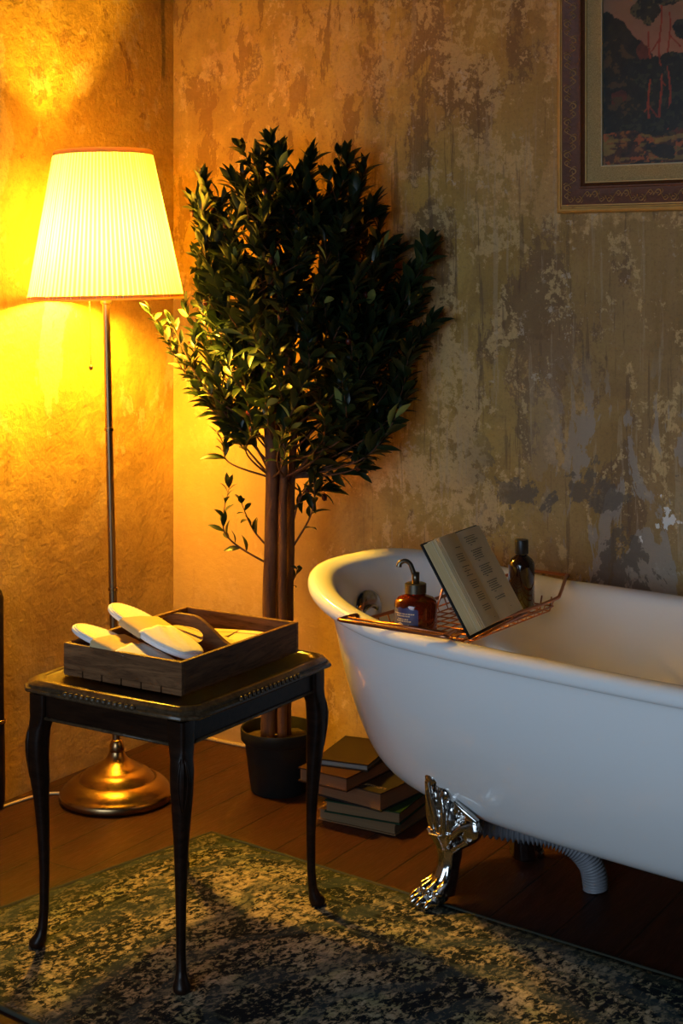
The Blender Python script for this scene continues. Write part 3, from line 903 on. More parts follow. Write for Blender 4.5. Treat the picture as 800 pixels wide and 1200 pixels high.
for sx in (-1, 1):
    for sy in (-1, 1):
        bm = bmesh.new(); rings = []
        for z_, r_, o_ in LEG:
            nn = 2.2 if z_ < .3 else (2.8 if z_ < .41 else 6)
            rings.append([(sx*(LXs+o_*.5)+x_, sy*(LYs+o_*.5)+y_, z_) for x_, y_ in superell(r_, r_, nn, 28)])
        loft(bm, rings)
        lg = obj('leg', bm, M['table'], table, angle=45)
        bm = bmesh.new()   # carved leaf on the knee
        for q in (-1, 0, 1):
            pts = []
            for kk in range(7):
                zz = .415-.10*kk/6
                # follow the outward corner of the knee
                o_ = np.interp(zz, [a_[0] for a_ in LEG], [a_[2] for a_ in LEG]); r_ = np.interp(zz, [a_[0] for a_ in LEG], [a_[1] for a_ in LEG])
                an = R(45+q*26*math.sin(math.pi*(kk+.5)/7))
                rad = r_*(abs(math.cos(an))**2.8+abs(math.sin(an))**2.8)**(-1/2.8)*.99
                pts.append((sx*(LXs+o_*.5+rad*math.cos(an)), sy*(LYs+o_*.5+rad*math.sin(an)), zz))
            tube(bm, pts, [.0012, .0022, .0026, .0026, .0022, .0016, .0008], 6)
        obj('knee_carving', bm, M['table'], lg)

# ------------------------------------------------------------------ tray
RX, RY, RZ = .790, -.962, TZ+.4985
tray = empty('wooden_tray', (RX, RY, RZ))
tag(tray, 'brown stained wooden tray with central handle on top of the side table', 'tray')
HXt, HYt, HT, TH = .140, .188, .060, .0095
for sy in (-1, 1):
    bm = bmesh.new()
    if sy < 0: # near panel shows the slots of its base slats
        box(bm, -HXt, HXt, -HYt, -HYt+TH, .012, HT)
        for k in range(6):
            a = -HXt+(2*HXt)*k/6; b = -HXt+(2*HXt)*(k+1)/6
            box(bm, a+(.0015 if k else 0), b-(.0015 if k < 5 else 0), -HYt, -HYt+TH, .0, .0120)
    else: box(bm, -HXt, HXt, HYt-TH, HYt, 0, HT)
    o = obj('end_panel', bm, M['tray'], tray, smooth=False); bevel(o, .001, 1)
for sx in (-1, 1):
    bm = bmesh.new(); a, b = (HXt-TH, HXt) if sx > 0 else (-HXt, -HXt+TH)
    box(bm, a, b, -HYt+TH, HYt-TH, 0, HT)
    o = obj('side_panel', bm, M['tray_y'], tray, smooth=False); bevel(o, .001, 1)
bm = bmesh.new(); box(bm, -HXt+TH, HXt-TH, -HYt+TH, HYt-TH, .003, .009)
obj('bottom', bm, M['tray'], tray, smooth=False)
bm = bmesh.new()
def topz(x):
    u = abs(x)/(HXt-TH)
    s = max(0, min(1, (u-.12)/(.92-.12))); s = s*s*(3-2*s)
    return .094*(1-s)+.046*s
hx_, hz_, hc = .045, .0155, .056
N = 84; th2 = .0048
cols = []
xs = sorted(set([-(HXt-TH)+2*(HXt-TH)*i/N for i in range(N+1)]+[-hx_, hx_]))
def hole(x):
    if abs(x) >= hx_: return None
    e = (1-(abs(x)/hx_)**3.0)**(1/2.2)*hz_
    return hc-e, hc+e
def quadstrip(xa, xb, za0, za1, zb0, zb1):
    v = [bm.verts.new(p) for p in ((xa,-th2,za0),(xb,-th2,zb0),(xb,-th2,zb1),(xa,-th2,za1),(xa,th2,za0),(xb,th2,zb0),(xb,th2,zb1),(xa,th2,za1))]
    for f in ((0,1,2,3),(7,6,5,4),(0,4,5,1),(3,2,6,7)): bm.faces.new([v[i] for i in f])
for a, b in zip(xs[:-1], xs[1:]):
    mid = (a+b)/2
    if abs(mid) < hx_:
        ha = hole(a) or (hc, hc); hb = hole(b) or (hc, hc)
        quadstrip(a, b, .009, ha[0], .009, hb[0]); quadstrip(a, b, ha[1], topz(a), hb[1], topz(b))
    else: quadstrip(a, b, .009, topz(a), .009, topz(b))
bmesh.ops.remove_doubles(bm, verts=bm.verts[:], dist=1e-5)
o = obj('handle_divider', bm, M['tray'], tray, angle=40); o.location = (0, .005, 0)
o['label'] = 'arched divider with an oval hand hole'

# ------------------------------------------------------------------ slippers and packets in the tray
def sole_outline(L, W, N=40, k=1.0):
    pts = []
    for i in range(N):
        a = 2*math.pi*i/N
        x_ = L/2*k*sgnpow(math.cos(a), .88)
        w = W/2*k*(1+.10*math.cos(a)-.16*math.exp(-((x_/(L/2)+.25)/.35)**2))
        pts.append((x_, w*sgnpow(math.sin(a), .92)))
    return pts
def make_slipper(loc, rot, label):
    s = empty('slipper', loc, rot=rot)
    tag(s, label, 'slipper', 'slippers in the tray')
    L, W = .262, .098
    bm = bmesh.new()
    loft(bm, [[(x_, y_, z_) for x_, y_ in sole_outline(L, W, 48, k_)] for k_, z_ in ((.985, 0), (1, .0012), (1, .0068), (.985, .008))])
    obj('sole', bm, M['foam'], s, angle=60)
    bm = bmesh.new()
    loft(bm, [[(x_, y_, z_) for x_, y_ in sole_outline(L, W, 48, k_)] for k_, z_ in ((.975, .0078), (.972, .0100), (.95, .0112), (.90, .0108), (.86, .0104))])
    obj('insole', bm, M['slipper'], s)
    bm = bmesh.new()   # stitches round the heel
    for k in range(60):
        pts = sole_outline(L, W, 120, .93)
        a = Vector((*pts[2*k], .0112)); b = Vector((*pts[(2*k+1) % 120], .0112)); tube(bm, [a, b], .0005, 4)
    obj('stitching', bm, M['kraft_pale'], s)
    # closed toe flattened on the sole
    bm = bmesh.new(); rings = []
    for i in range(15):
        u = i/14; x_ = L*.06+(L*.475-L*.06)*u
        hw_ = W/2*(1+.10*x_/(L/2))*max(.02, (1-(max(0, x_)/(L/2*1.0))**2.6))**.5*1.0
        ridge = .0090*(1-u)**.6+.0022
        rings.append([(x_, -hw_+2*hw_*j/14, .0092+ridge*math.sin(math.pi*j/14)**.7+.0018*math.sin(j*1.3+u*6)*(1-u)*math.sin(math.pi*j/14)) for j in range(15)])
    vs = loft(bm, rings, False, False, closed=False)
    up = obj('toe_upper', bm, M['slipper'], s); m_ = up.modifiers.new('solid', 'SOLIDIFY'); m_.thickness = .0014; m_.offset = 1
    # paper band
    bm = bmesh.new(); rings = []
    for x_ in (-.045, -.03, 0, .022):
        hw_ = W/2*1.005; rings.append([(x_, -hw_, -.0006), (x_, -hw_-.0006, .009), (x_, -hw_*.9, .0135), (x_, 0, .0160+(.006 if x_ > .01 else 0)), (x_, hw_*.9, .0135), (x_, hw_+.0006, .009), (x_, hw_, -.0006)])
    loft(bm, rings, False, False, closed=True)
    obj('paper_band', bm, M['kraft'], s, angle=60)
    return s
# rotations: local +x (toe) points to room +x, tipped down
make_slipper((.757, -1.100, RZ+.047), (R(-6), R(12), R(-2)), 'white slipper in a paper band, the lower one lying on the tray corner')
make_slipper((.775, -1.040, RZ+.072), (R(-8), R(13), R(-13)), 'white slipper in a paper band, the upper one leaning over the other')
def packet(loc, rot, L, W, label):
    bm = bmesh.new()
    N = 14
    g = [[None]*(N+1) for _ in range(N+1)]
    def h(u, v, s):
        e = max(0, (1-abs(u)**3)*(1-abs(v)**3))**.6
        return s*.010*e+.0015*noise.noise(Vector((u*2.3+loc[0]*9, v*2.3, s)))
    for s in (1, -1):
        gg = [[bm.verts.new((L/2*(2*i/N-1), W/2*(2*j/N-1), h(2*i/N-1, 2*j/N-1, s) if 0 < i < N and 0 < j < N else 0)) for j in range(N+1)] for i in range(N+1)]
        for i in range(N):
            for j in range(N): bm.faces.new((gg[i][j], gg[i+1][j], gg[i+1][j+1], gg[i][j+1]))
    bmesh.ops.remove_doubles(bm, verts=bm.verts[:], dist=1e-6)
    p = empty('paper_packet', loc, rot=rot); tag(p, label, 'packet', 'packets in the tray')
    obj('wrapping', bm, M['kraft_pale'], p, angle=50)
    bm = bmesh.new(); tube(bm, [(-L/2*.98, -.004, .0105), (-L/4, -.002, .0118), (L/4, -.003, .0118), (L/2*.98, -.004, .0105)], .0008, 5)
    box(bm, -L*.22, L*.20, -W*.30, W*.22, .0108, .0116)
    o = obj('paper_flap', bm, M['kraft'], p, smooth=False)
packet((.790, -.862, RZ+.030), (R(2), R(-3), R(8)), .215, .095, 'flat paper-wrapped packet at the back end of the tray')
packet((.775, -.915, RZ+.044), (R(6), R(6), R(-8)), .205, .062, 'narrow paper-wrapped packet right behind the tray handle')

# ------------------------------------------------------------------ potted tree
KX, KY = .512, -.232
pot = empty('plant_pot', (KX, KY, 0))
tag(pot, 'round black plastic plant pot on the floor behind the side table', 'plant pot')
bm = bmesh.new()
lathe(bm, [(.002, .001), (.066, .001), (.069, .004), (.084, .120), (.085, .124), (.091, .125), (.0935, .128), (.095, .152), (.094, .155), (.091, .155), (.088, .150), (.084, .120), (.080, .100), (.002, .100)], 56)
obj('body', bm, M['pot'], pot, angle=40)
bm = bmesh.new()
rings = []
for k in range(9):
    r_ = .083*(1-k/8)+.001
    rings.append([(r_*math.cos(2*math.pi*i/36), r_*math.sin(2*math.pi*i/36), .128+.004*noise.noise(Vector((i*.6, k*.8, 1)))+.006*(k/8)) for i in range(36)])
loft(bm, rings, False, True)
obj('soil', bm, M['soil'], pot)['kind'] = 'stuff'
tree = empty('potted_tree', (KX, KY, .10))
tag(tree, 'tall leafy artificial tree with bare brown stems growing from the black pot', 'tree')

F_, VH_, H_ = 1750.0, 330.0, 1.245
ex = Vector((math.cos(YAW), -math.sin(YAW)*-1, 0))   # photo right in room
right = Vector((math.cos(YAW), math.sin(YAW), 0)); fwd = Vector((-math.sin(YAW), math.cos(YAW), 0))
def at(u, v, D):
    p = Vector((CAM[0], CAM[1], 0))+right*((u-400)/F_*D)+fwd*D
    p.z = H_-(v-VH_)/F_*D
    return p
TD = (Vector((KX, KY, 0))-Vector((CAM[0], CAM[1], 0))).dot(fwd)
T0 = Vector((KX, KY, .10))
def loc_(p): return p-T0
# four stems: pixel columns from the photograph give their lean
stems = [([(314, 855), (316, 700), (318, 560), (312, 450), (300, 330)], -.018, [.0175, .0165, .0150, .0125, .007]),
         ([(331, 856), (331, 700), (332, 560), (338, 430), (352, 300)], -.030, [.0115, .0105, .0100, .009, .005]),
         ([(336, 853), (339, 700), (342, 560), (352, 440), (385, 300)], .012, [.0105, .0100, .0095, .008, .005]),
         ([(322, 850), (326, 700), (326, 560), (322, 420), (320, 260)], .025, [.0105, .0095, .0090, .008, .005])]
stem_pts = []
for pts, dd, rr_ in stems:
    P = [loc_(at(u, v, TD+dd)) for u, v in pts]
    P[0] = P[0].copy(); P[0].z = .030
    sp = smooth_path(P, 8); sp = [q+Vector((.003*noise.noise(q*9), .003*noise.noise(q*9+Vector((5,5,5))), 0)) for q in sp]
    bm = bmesh.new(); tube(bm, sp, rr_, 12); obj('trunk', bm, M['bark'], tree)
    stem_pts.append(sp)
# leaf templates
def add_leaf(bm, base, dirv, L, W, mat=0, roll=0.0):
    dirv = dirv.normalized()
    side = dirv.cross(Vector((0, 0, 1)))
    if side.length < .05: side = dirv.cross(Vector((1, 0, 0)))
    side.normalize(); up = side.cross(dirv).normalized()
    q = Matrix.Rotation(roll, 3, dirv); side = q @ side; up = q @ up
    A = []; prev = None
    prof_ = ((0, .06, 0), (.15, .55, .02), (.38, 1.0, .035), (.62, .92, .02), (.84, .48, -.03), (1.0, .03, -.09))
    for t_, w_, c_ in prof_:
        c = base+dirv*(L*t_)+up*(L*c_)
        hw_ = W/2*w_
        row = (bm.verts.new(c-side*hw_+up*hw_*.35), bm.verts.new(c), bm.verts.new(c+side*hw_+up*hw_*.35))
        if prev:
            for k in (0, 1):
                f = bm.faces.new((prev[k], prev[k+1], row[k+1], row[k])); f.material_index = mat
        prev = row
leafbm = bmesh.new(); brbm = bmesh.new(); fruits = []
lr = random.Random(11)
def clampw(p):
    w = p+T0
    if w.y > -.048: w.y = -.048
    if w.x < .03: w.x = .03
    # stay clear of the lamp shade
    dx, dy = w.x-LX, w.y-LY
    dd = math.hypot(dx, dy)
    if w.z > 1.17 and dd < .205:
        k = .205/max(dd, .01); w.x = LX+dx*k; w.y = LY+dy*k
    return w-T0
def branch(p0, p1, start=.25, n=22, L0=.074, bend=.35, tip=True, lit=0.0, rad=.0032):
    mid = p0.lerp(p1, .5); d0 = p1-p0
    mid = mid+Vector((d0.x*.12, d0.y*.12, -abs(d0.length)*bend*.25))
    mid += Vector((lr.uniform(-.05, .05), lr.uniform(-.05, .05), lr.uniform(-.02, .02)))
    P = [clampw(q) for q in smooth_path([p0, mid, p1], 10)]
    tube(brbm, P, [rad, rad*.55, rad*.22], 6)
    m = len(P)
    ga = lr.uniform(0, 6.28)
    for k in range(n):
        t_ = start+(1-start)*(k+lr.uniform(0, .6))/n
        f = min(t_, .999)*(m-1); i = int(f); c = P[i].lerp(P[min(i+1, m-1)], f-i)
        tan = (P[min(i+1, m-1)]-P[max(i-1, 0)])
        if tan.length < 1e-6: continue
        tan.normalize()
        ga += 2.4
        o1 = tan.orthogonal().normalized(); o2 = tan.cross(o1)
        rad_ = o1*math.cos(ga)+o2*math.sin(ga)
        spread = lr.uniform(.7, 1.7)*(1.1-.5*t_)
        dv = tan+rad_*spread+Vector((0, 0, .10))
        L = L0*lr.uniform(.72, 1.18)*(1.0-.25*t_)
        e = clampw(c+dv.normalized()*L)
        if (e-c).length < L*.4: continue
        add_leaf(leafbm, c, e-c, L, L*lr.uniform(.27, .36), 1 if lr.random() < (.03+lit) else 0, lr.uniform(-.9, .9))
        if lr.random() < .012:
            fruits.append(clampw(c+dv.normalized()*.016-Vector((0,0,.006))))
    if tip:
        tan = (P[-1]-P[-3]).normalized()
        for a in range(3):
            add_leaf(leafbm, P[-1], tan+Vector((lr.uniform(-.35,.35), lr.uniform(-.35,.35), lr.uniform(-.1,.3))), L0*lr.uniform(.6, .9), L0*.26, 0, lr.uniform(-1, 1))
def stem_at(u, v):   # nearest stem point to a pixel row
    best = None
    tgt = loc_(at(u, v, TD))
    for sp in stem_pts:
        for q in sp:
            d_ = abs(q.z-tgt.z)*2+(q-tgt).length
            if best is None or d_ < best[0]: best = (d_, q)
    return best[1].copy()
# crown outline tips (photo pixels), depth offset, start row on the stems
tips = [(318,172,0),(300,192,.03),(330,190,-.06),(348,215,.02),(365,190,-.03),(408,190,.0),(402,215,.05),(420,222,-.05),(425,205,.04),(438,245,.0),
        (235,222,-.05),(228,245,.05),(252,248,0),(272,215,.0),(283,235,-.1),(262,270,.08),(232,285,-.08),(225,310,.0),(240,330,.05),(236,258,.02),
        (445,265,.05),(452,290,-.03),(440,315,-.12),(470,300,.05),(512,292,.02),(500,305,-.05),(478,330,.03),(485,345,.0),(505,380,-.03),(498,400,.03),(480,410,-.08),
        (490,368,.02),(470,440,.03),(478,462,-.04),(455,470,0),(445,500,.03),(440,520,-.03),(420,545,0),(400,530,.05),(395,555,-.02),(380,575,.0),
        (250,355,.0),(262,390,-.05),(235,400,.05),(245,430,-.02),(240,455,.02),(250,480,-.03),(272,500,.02),(265,470,.06),(285,440,-.1),
        (340,240,-.15),(370,250,-.17),(310,250,-.16),(300,290,-.20),(350,290,-.22),(395,280,-.18),(420,330,-.18),(380,330,-.24),(330,340,-.25),(290,340,-.22),(270,310,-.15),
        (410,380,-.2),(360,390,-.26),(320,400,-.24),(440,370,-.12),(440,410,-.15),(400,440,-.2),(355,450,-.24),(310,460,-.2),(430,450,-.1),(380,490,-.16),(340,500,-.18),(405,500,-.08),(300,500,-.08),
        (330,260,.08),(380,240,.08),(410,290,.08),(300,320,.10),(360,350,.1),(430,350,.09),(280,400,.08),(400,420,.1),(340,430,.1),(420,480,.06),(360,520,.05)]
for u, v, dd in tips:
    p1 = clampw(loc_(at(u, v, TD+dd)))
    drop = 70+abs(u-325)*.55+lr.uniform(-15, 25)
    p0 = stem_at(325+(u-325)*.12, min(v+drop, 555))
    side_twigs = True
    n = int(20+ (p1-p0).length*60)
    lowb = v > 430
    branch(p0, p1, .48 if lowb else (.30 if abs(u-325) > 60 else .22), int(n*(.6 if lowb else 1)))
    for q in range(0 if lowb else 2):   # side twigs
        f = lr.uniform(.35, .75); b0 = p0.lerp(p1, f); b0.z -= .02
        e_ = b0+(p1-b0)*.55+Vector((lr.uniform(-.07, .07), lr.uniform(-.08, .05), lr.uniform(-.02, .07)))
        branch(b0, clampw(e_), .15, 10, .058, .2, rad=.002)
# the low branch reaching left under the shade, extra pale leaves paint in the lamplight
for (u, v, dd, vs_) in ((176, 368, .06, 500), (190, 392, .03, 500), (205, 408, .05, 520), (222, 425, .02, 520), (215, 360, .08, 470), (238, 372, .03, 470), (200, 378, .0, 500), (228, 398, -.02, 500)):
    p1 = loc_(at(u, v, TD+dd)); p0 = stem_at(312, vs_)
    branch(p0, p1, .42, 22, .050, .5, lit=.10)
# small sprigs lower down
branch(stem_at(312, 655), loc_(at(268, 572, TD-.02)), .25, 15, .050, .2)
branch(stem_at(312, 640), loc_(at(283, 590, TD-.06)), .35, 7, .048, .2)
branch(stem_at(340, 705), loc_(at(350, 668, TD-.02)), .3, 5, .045, .1)
branch(stem_at(340, 640), loc_(at(368, 560, TD-.02)), .3, 12, .050, .1)
branch(stem_at(338, 620), loc_(at(392, 540, TD+.02)), .3, 14, .050, .1)
obj('branches', brbm, M['bark'], tree)
lf = obj('foliage', leafbm, [M['leaf'], M['leaf_light']], tree)
for q in fruits[:40]:
    bm = bmesh.new(); ellipsoid(bm, (0, 0, 0), (.0072, .0072, .0092), seg=10)
    tube(bm, [(0, 0, .008), (.001, 0, .015)], .0007, 5)
    o = obj('fruit', bm, M['olive'], tree); o.location = q
print('leaf faces', len(lf.data.polygons))

# ------------------------------------------------------------------ stack of books by the tub
def closed_book(name, loc, rz, W, D, Tk, cover, pages, label, inset=.004, tilt=0):
    b = empty(name, loc, rot=(tilt, 0, rz)); tag(b, label, 'book', 'books stacked on the floor')
    bm = bmesh.new(); c = .0028
    box(bm, -W/2, W/2, -D/2, D/2, 0, c); box(bm, -W/2, W/2, -D/2, D/2, Tk-c, Tk)
    # rounded spine on the +y side
    rings = []
    for x_ in (-W/2, W/2):
        r_ = [(x_, D/2, 0)]
        for k in range(1, 8): r_.append((x_, D/2+.006*math.sin(math.pi*k/8), Tk*k/8))
        r_ += [(x_, D/2, Tk), (x_, D/2-c, Tk), (x_, D/2-c, 0)]
        rings.append(r_)
    loft(bm, rings)
    cv = obj('cover', bm, cover, b, angle=35)
    bm = bmesh.new()
    box(bm, -W/2+inset, W/2-inset, -D/2+inset, D/2-c, c, Tk-c)
    obj('pages', bm, pages, b, smooth=False)
    return b
bx_, by_ = .800, -.245
def R2(a): return R(a)
z = .001
closed_book('book', (.803, -.250, z), R(1), .205, .20, .026, M['cover_tan'], M['edge_shaded'], 'tan book with yellowed pages at the bottom of the floor stack'); z += .0262
closed_book('book', (.815, -.272, z), R(6), .190, .17, .028, M['cover_green'], M['edge_shaded'], 'green clothbound book, second from the bottom of the floor stack'); z += .0282
bmid = closed_book('book', (.800, -.255, z), R(-6), .185, .21, .042, M['cover_navy'], M['edge_brown'], 'thick black book with gold lettering in the middle of the floor stack'); z += .0422
closed_book('book', (.750, -.305, z), R(-3), .136, .19, .032, M['cover_red'], M['edge_brown'], 'dark red brown book with browned edges, second from the top of the stack'); z += .0322
closed_book('book', (.752, -.262, z), R(10), .130, .185, .016, M['cover_brown'], M['edge_grey'], 'thin dark brown book with grey pages on top of the floor stack')
def letters(txt, size, mat, parent, loc, rot, name='lettering', depth=.0003):
    cu = bpy.data.curves.new(name, 'FONT'); cu.body = txt; cu.size = size; cu.extrude = depth; cu.align_x = 'CENTER'
    o = bpy.data.objects.new(name+'_src', cu); col.objects.link(o)
    bpy.context.view_layer.update()
    me = bpy.data.meshes.new_from_object(o.evaluated_get(bpy.context.evaluated_depsgraph_get()))
    bpy.data.objects.remove(o)
    n = bpy.data.objects.new(name, me); col.objects.link(n); me.materials.clear(); me.materials.append(mat)
    n.parent = parent; n.location = loc; n.rotation_euler = rot
    return n
letters("McKETTRICK'S", .0130, M['gold_text'], bmid, (.043, -.078, .0424), (0, 0, 0))

# ------------------------------------------------------------------ framed painting
FX, FZ = 1.156, 1.404      # lower left outer corner on the back wall
FW, FH = .84, .72
pic = empty('framed_painting', (FX, 0, FZ))
tag(pic, 'framed oil painting of tall pines in an ornate gilt frame on the wall', 'painting')
# profile: (distance inward from the outer edge, height off the wall)
def sweep_frame(bm, profile, x0=0, z0=0, w=FW, h=FH):
    rings = []
    for (sx, sz, X0, Z0) in ((1, 1, x0, z0), (-1, 1, x0+w, z0), (-1, -1, x0+w, z0+h), (1, -1, x0, z0+h)):
        rings.append([(X0+sx*i_, -d_, Z0+sz*i_) for i_, d_ in profile])
    rings.append(rings[0])
    loft(bm, rings, False, False, closed=True)
    bmesh.ops.remove_doubles(bm, verts=bm.verts[:], dist=1e-6)
bm = bmesh.new(); sweep_frame(bm, [(0, .001), (0, .022), (.002, .027), (.006, .029), (.010, .028), (.0115, .024), (.0150, .023), (.0150, .001)])
fr_ = obj('outer_moulding', bm, M['gilt'], pic, angle=40)
bm = bmesh.new(); sweep_frame(bm, [(.0150, .002), (.0150, .030), (.0165, .036), (.020, .038), (.024, .0365), (.036, .031), (.050, .027), (.056, .026), (.058, .029), (.061, .029), (.063, .024), (.068, .021), (.070, .018), (.070, .002)])
fb = obj('carved_band', bm, M['frame_red'], pic, angle=40)
bm = bmesh.new(); sweep_frame(bm, [(.0155, .036), (.0165, .0385), (.0180, .0385), (.0190, .037)]); sweep_frame(bm, [(.0690, .018), (.0695, .0215), (.0720, .0215), (.0730, .018)])
obj('gilt_bead', bm, M['gilt_bright'], pic, angle=40)
bm = bmesh.new(); sweep_frame(bm, [(.070, .002), (.070, .018), (.074, .0175), (.104, .0135), (.1065, .0145), (.1085, .0140), (.1095, .010), (.1095, .002)])
ln_ = obj('linen_liner', bm, M['linen'], pic, angle=40)
bm = bmesh.new(); sweep_frame(bm, [(.1055, .0143), (.1065, .0160), (.1085, .0158), (.1095, .012)])
obj('liner_bead', bm, simple('cream_bead', (.62,.48,.28), .5, .2), ln_, angle=40)
# scrollwork on the dark band
bm = bmesh.new()
def spiral(cx_, cy_, r0, turns, a0, sgn, N=14):
    return [(cx_+r0*(1-.72*k/N)*math.cos(a0+sgn*turns*2*math.pi*k/N), cy_+r0*(1-.72*k/N)*math.sin(a0+sgn*turns*2*math.pi*k/N)) for k in range(N+1)]
def band_y(i_): return float(np.interp(i_, [.020, .024, .036, .050, .056], [.038, .0365, .031, .027, .026]))
def put(pts2, place, r=.00105):
    tube(bm, [place(a, b) for a, b in pts2], r, 5)
def run(place, length):
    s = .020; k = 0; c_ = .037
    while s < length-.02:
        sg = 1 if k % 2 == 0 else -1
        put(spiral(s, c_+sg*.0070, .0085, 1.15, -math.pi/2*sg, sg), place)
        put(spiral(s+.019, c_-sg*.0075, .0065, 1.1, math.pi/2*sg, -sg, 12), place)
        wave = [(s-.010+.040*q/10, c_+sg*.012*math.sin(2*math.pi*q/10)) for q in range(11)]
        put(wave, place, .0009)
        put([(s+.008, c_+sg*.0145), (s+.012, c_+sg*.010), (s+.010, c_+sg*.004)], place, .0009)
        ellipsoid(bm, place(s+.028, c_), (.0016, .0016, .0016), seg=6)
        s += .038; k += 1
run(lambda a, b: (b, -band_y(b)-.0004, a), FH)
run(lambda a, b: (a, -band_y(b)-.0004, b), FW)
run(lambda a, b: (FW-b, -band_y(b)-.0004, a), FH)
run(lambda a, b: (a, -band_y(b)-.0004, FH-b), FW)
obj('scroll_ornament', bm, M['scroll'], fb)
# canvas, painted dab by dab as colours of the paint
CW, CH = FW-.219, FH-.219
NXc, NZc = 300, 240
xx, zz = np.meshgrid((np.arange(NXc)+.5)/NXc*CW, (np.arange(NZc)+.5)/NZc*CH)
rg = np.random.default_rng(4)
def vnoise(sc, seed, sx=1, sz=1):
    r_ = np.random.default_rng(seed); G = r_.random((64, 64))
    u = xx*sc*sx; v = zz*sc*sz; i = np.floor(u).astype(int); j = np.floor(v).astype(int); fu = u-i; fv = v-j
    fu = fu*fu*(3-2*fu); fv = fv*fv*(3-2*fv)
    g = lambda a, b: G[b % 64, a % 64]
    return (g(i, j)*(1-fu)+g(i+1, j)*fu)*(1-fv)+(g(i, j+1)*(1-fu)+g(i+1, j+1)*fu)*fv
def fbm(sc, seed, **k): return (vnoise(sc, seed, **k)+.5*vnoise(sc*2.1, seed+1, **k)+.25*vnoise(sc*4.3, seed+2, **k)+.12*vnoise(sc*9, seed+3, **k))/1.87
img = np.zeros((NZc, NXc, 3))
n1 = fbm(20, 1); n2 = fbm(60, 9); n3 = fbm(9, 20)
img[:] = np.array([.22, .15, .125]); img += (n3[..., None]-.5)*np.array([.10, .07, .05])+(n2[..., None]-.5)*.04
img[..., 0] += .05*np.exp(-((zz-.26)/.06)**2)
def paint(mask, c, var=.5, nn=None):
    k = (1+var*((n2 if nn is None else nn)*2-1))[..., None]
    img[mask] = (np.array(c)*k)[mask]
left_top = .345-1.2*np.maximum(0, xx-.035)+.05*(n1-.5)-.9*np.maximum(0, .012-xx)
paint((zz < left_top), (.020, .019, .009), .8)
paint((zz < left_top) & (xx > .02) & (n1 > .60), (.085, .030, .012), .6)
paint((zz < left_top-.05) & (n2 > .60), (.045, .040, .015), .6)
def blob(cx_, cz_, rx, rz, c, rag=.6, seed=3):
    n_ = fbm(45, seed); m_ = ((xx-cx_)/rx)**2+((zz-cz_)/rz)**2 < 1+rag*(n_*2-1)
    paint(m_, c, .7)
    paint(m_ & (fbm(90, seed+5) > .60), tuple(min(1, v*2.6) for v in c), .5)
# far pines
blob(.135, .200, .060, .040, (.014,.017,.010), .7, 31); blob(.175, .150, .07, .035, (.015,.017,.009), .7, 37)
for tx, z0_, z1_ in ((.112, .075, .300), (.138, .075, .390), (.158, .075, .34), (.205, .07, .42), (.30, .07, .40), (.345, .07, .36), (.43, .08, .42), (.51, .07, .35)):
    w = .0028*(1-.35*(zz-z0_)/(z1_-z0_)); off = .003*np.sin(zz*40+tx*50)
    paint((np.abs(xx-tx-off) < w) & (zz > z0_) & (zz < z1_), (.22, .050, .022), .5)
for bx0, bz0, bx1, bz1 in ((.112,.13,.085,.105),(.112,.13,.135,.10),(.158,.13,.180,.10),(.138,.24,.165,.215),(.138,.285,.118,.255),(.158,.29,.185,.26),(.138,.19,.15,.175),(.205,.30,.235,.33),(.30,.25,.27,.29),(.43,.3,.46,.34)):
    tt_ = np.clip(((xx-bx0)*(bx1-bx0)+(zz-bz0)*(bz1-bz0))/((bx1-bx0)**2+(bz1-bz0)**2), 0, 1)
    dist = np.hypot(xx-bx0-tt_*(bx1-bx0), zz-bz0-tt_*(bz1-bz0))
    paint(dist < .0016, (.20, .045, .022), .4)
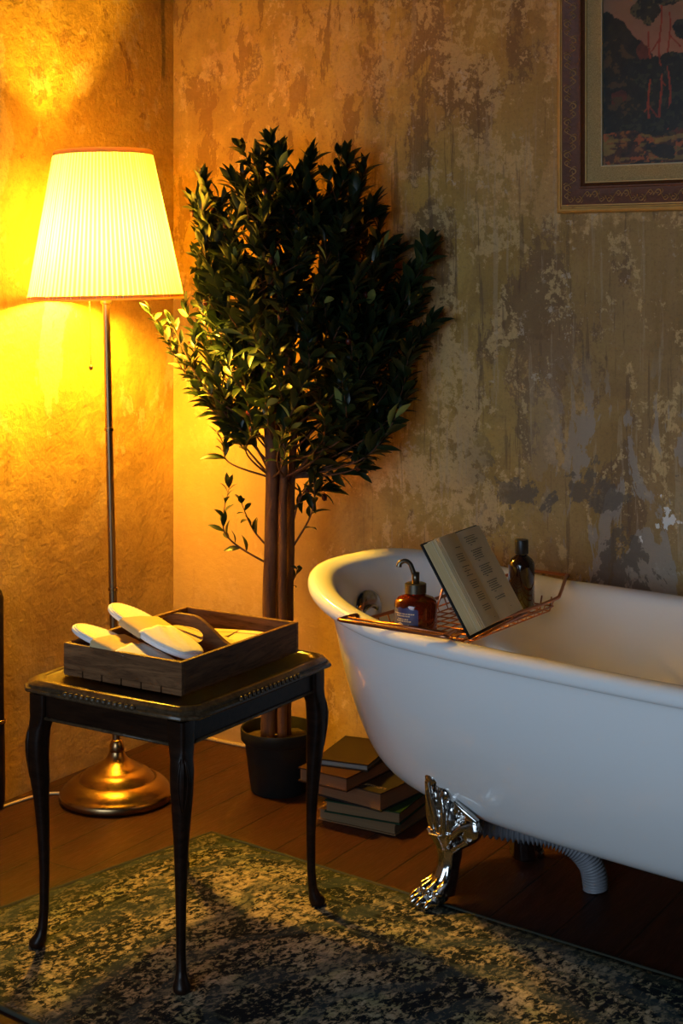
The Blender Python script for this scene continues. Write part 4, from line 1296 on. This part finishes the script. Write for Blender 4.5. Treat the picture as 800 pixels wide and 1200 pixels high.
for b_ in ((.105,.345,.035,.030),(.150,.375,.040,.022),(.095,.215,.045,.026),(.20,.30,.035,.025),(.165,.235,.03,.014),(.185,.215,.03,.03),(.075,.095,.045,.026),(.135,.088,.03,.018),(.19,.11,.04,.035),
           (.25,.40,.06,.03),(.30,.33,.05,.03),(.26,.2,.06,.06),(.35,.40,.06,.035),(.43,.42,.06,.03),(.36,.25,.06,.07),(.48,.33,.06,.04),(.46,.2,.07,.07),(.56,.38,.06,.05),(.56,.22,.07,.09)):
    blob(b_[0], b_[1], b_[2], b_[3], (.030,.030,.021) if b_[1] > .3 else (.013,.015,.008), .75, int(b_[0]*1000))
ground = zz < .070+.014*(n1-.5)+.01*np.sin(xx*30)
paint(ground, (.060, .034, .014), .9)
paint(ground & (n2 > .56), (.16, .075, .028), .7)
paint(ground & (fbm(50, 77, sx=.4, sz=1.5) > .60), (.17, .13, .05), .6)
paint(ground & (fbm(70, 87) > .68), (.30, .09, .03), .5)
paint((zz < .05) & (fbm(26, 97, sx=.5, sz=1.4) < .42), (.022, .015, .008), .6)
img = img*np.array([1.35, 1.0, .62]); img = np.where(img < .06, img*.75, img); img = np.clip(img, .002, 1)
me = bpy.data.meshes.new('canvas')
nv = (NXc+1)*(NZc+1)
gx, gz = np.meshgrid(np.arange(NXc+1)/NXc*CW, np.arange(NZc+1)/NZc*CH)
co_ = np.stack([gx, np.zeros_like(gx), gz], -1).reshape(-1, 3)
idx = np.arange(nv).reshape(NZc+1, NXc+1)
faces = np.stack([idx[:-1, :-1], idx[:-1, 1:], idx[1:, 1:], idx[1:, :-1]], -1).reshape(-1, 4)
me.from_pydata(co_.tolist(), [], faces.tolist())
ca = me.color_attributes.new('paint', 'FLOAT_COLOR', 'POINT')
im2 = np.zeros((NZc+1, NXc+1, 4)); im2[..., 3] = 1; im2[:-1, :-1, :3] = img; im2[-1, :-1, :3] = img[-1]; im2[:, -1] = im2[:, -2]
ca.data.foreach_set('color', im2.reshape(-1).astype(np.float32))
t = NT('oil_paint'); at_ = t.n('ShaderNodeVertexColor', layer_name='paint'); br = t.noise(90, 4, .6, 1.0)
t.bsdf(at_.outputs[0], .45, bump=br, bstr=.3, bdist=.002)
me.materials.append(t.m)
cv = bpy.data.objects.new('canvas', me); col.objects.link(cv); cv.parent = pic; cv.location = (.1095, -.0095, .1095)
bm = bmesh.new(); box(bm, .008, FW-.008, -.008, -.001, .008, FH-.008)
obj('backing', bm, M['frame_red'], pic, smooth=False)
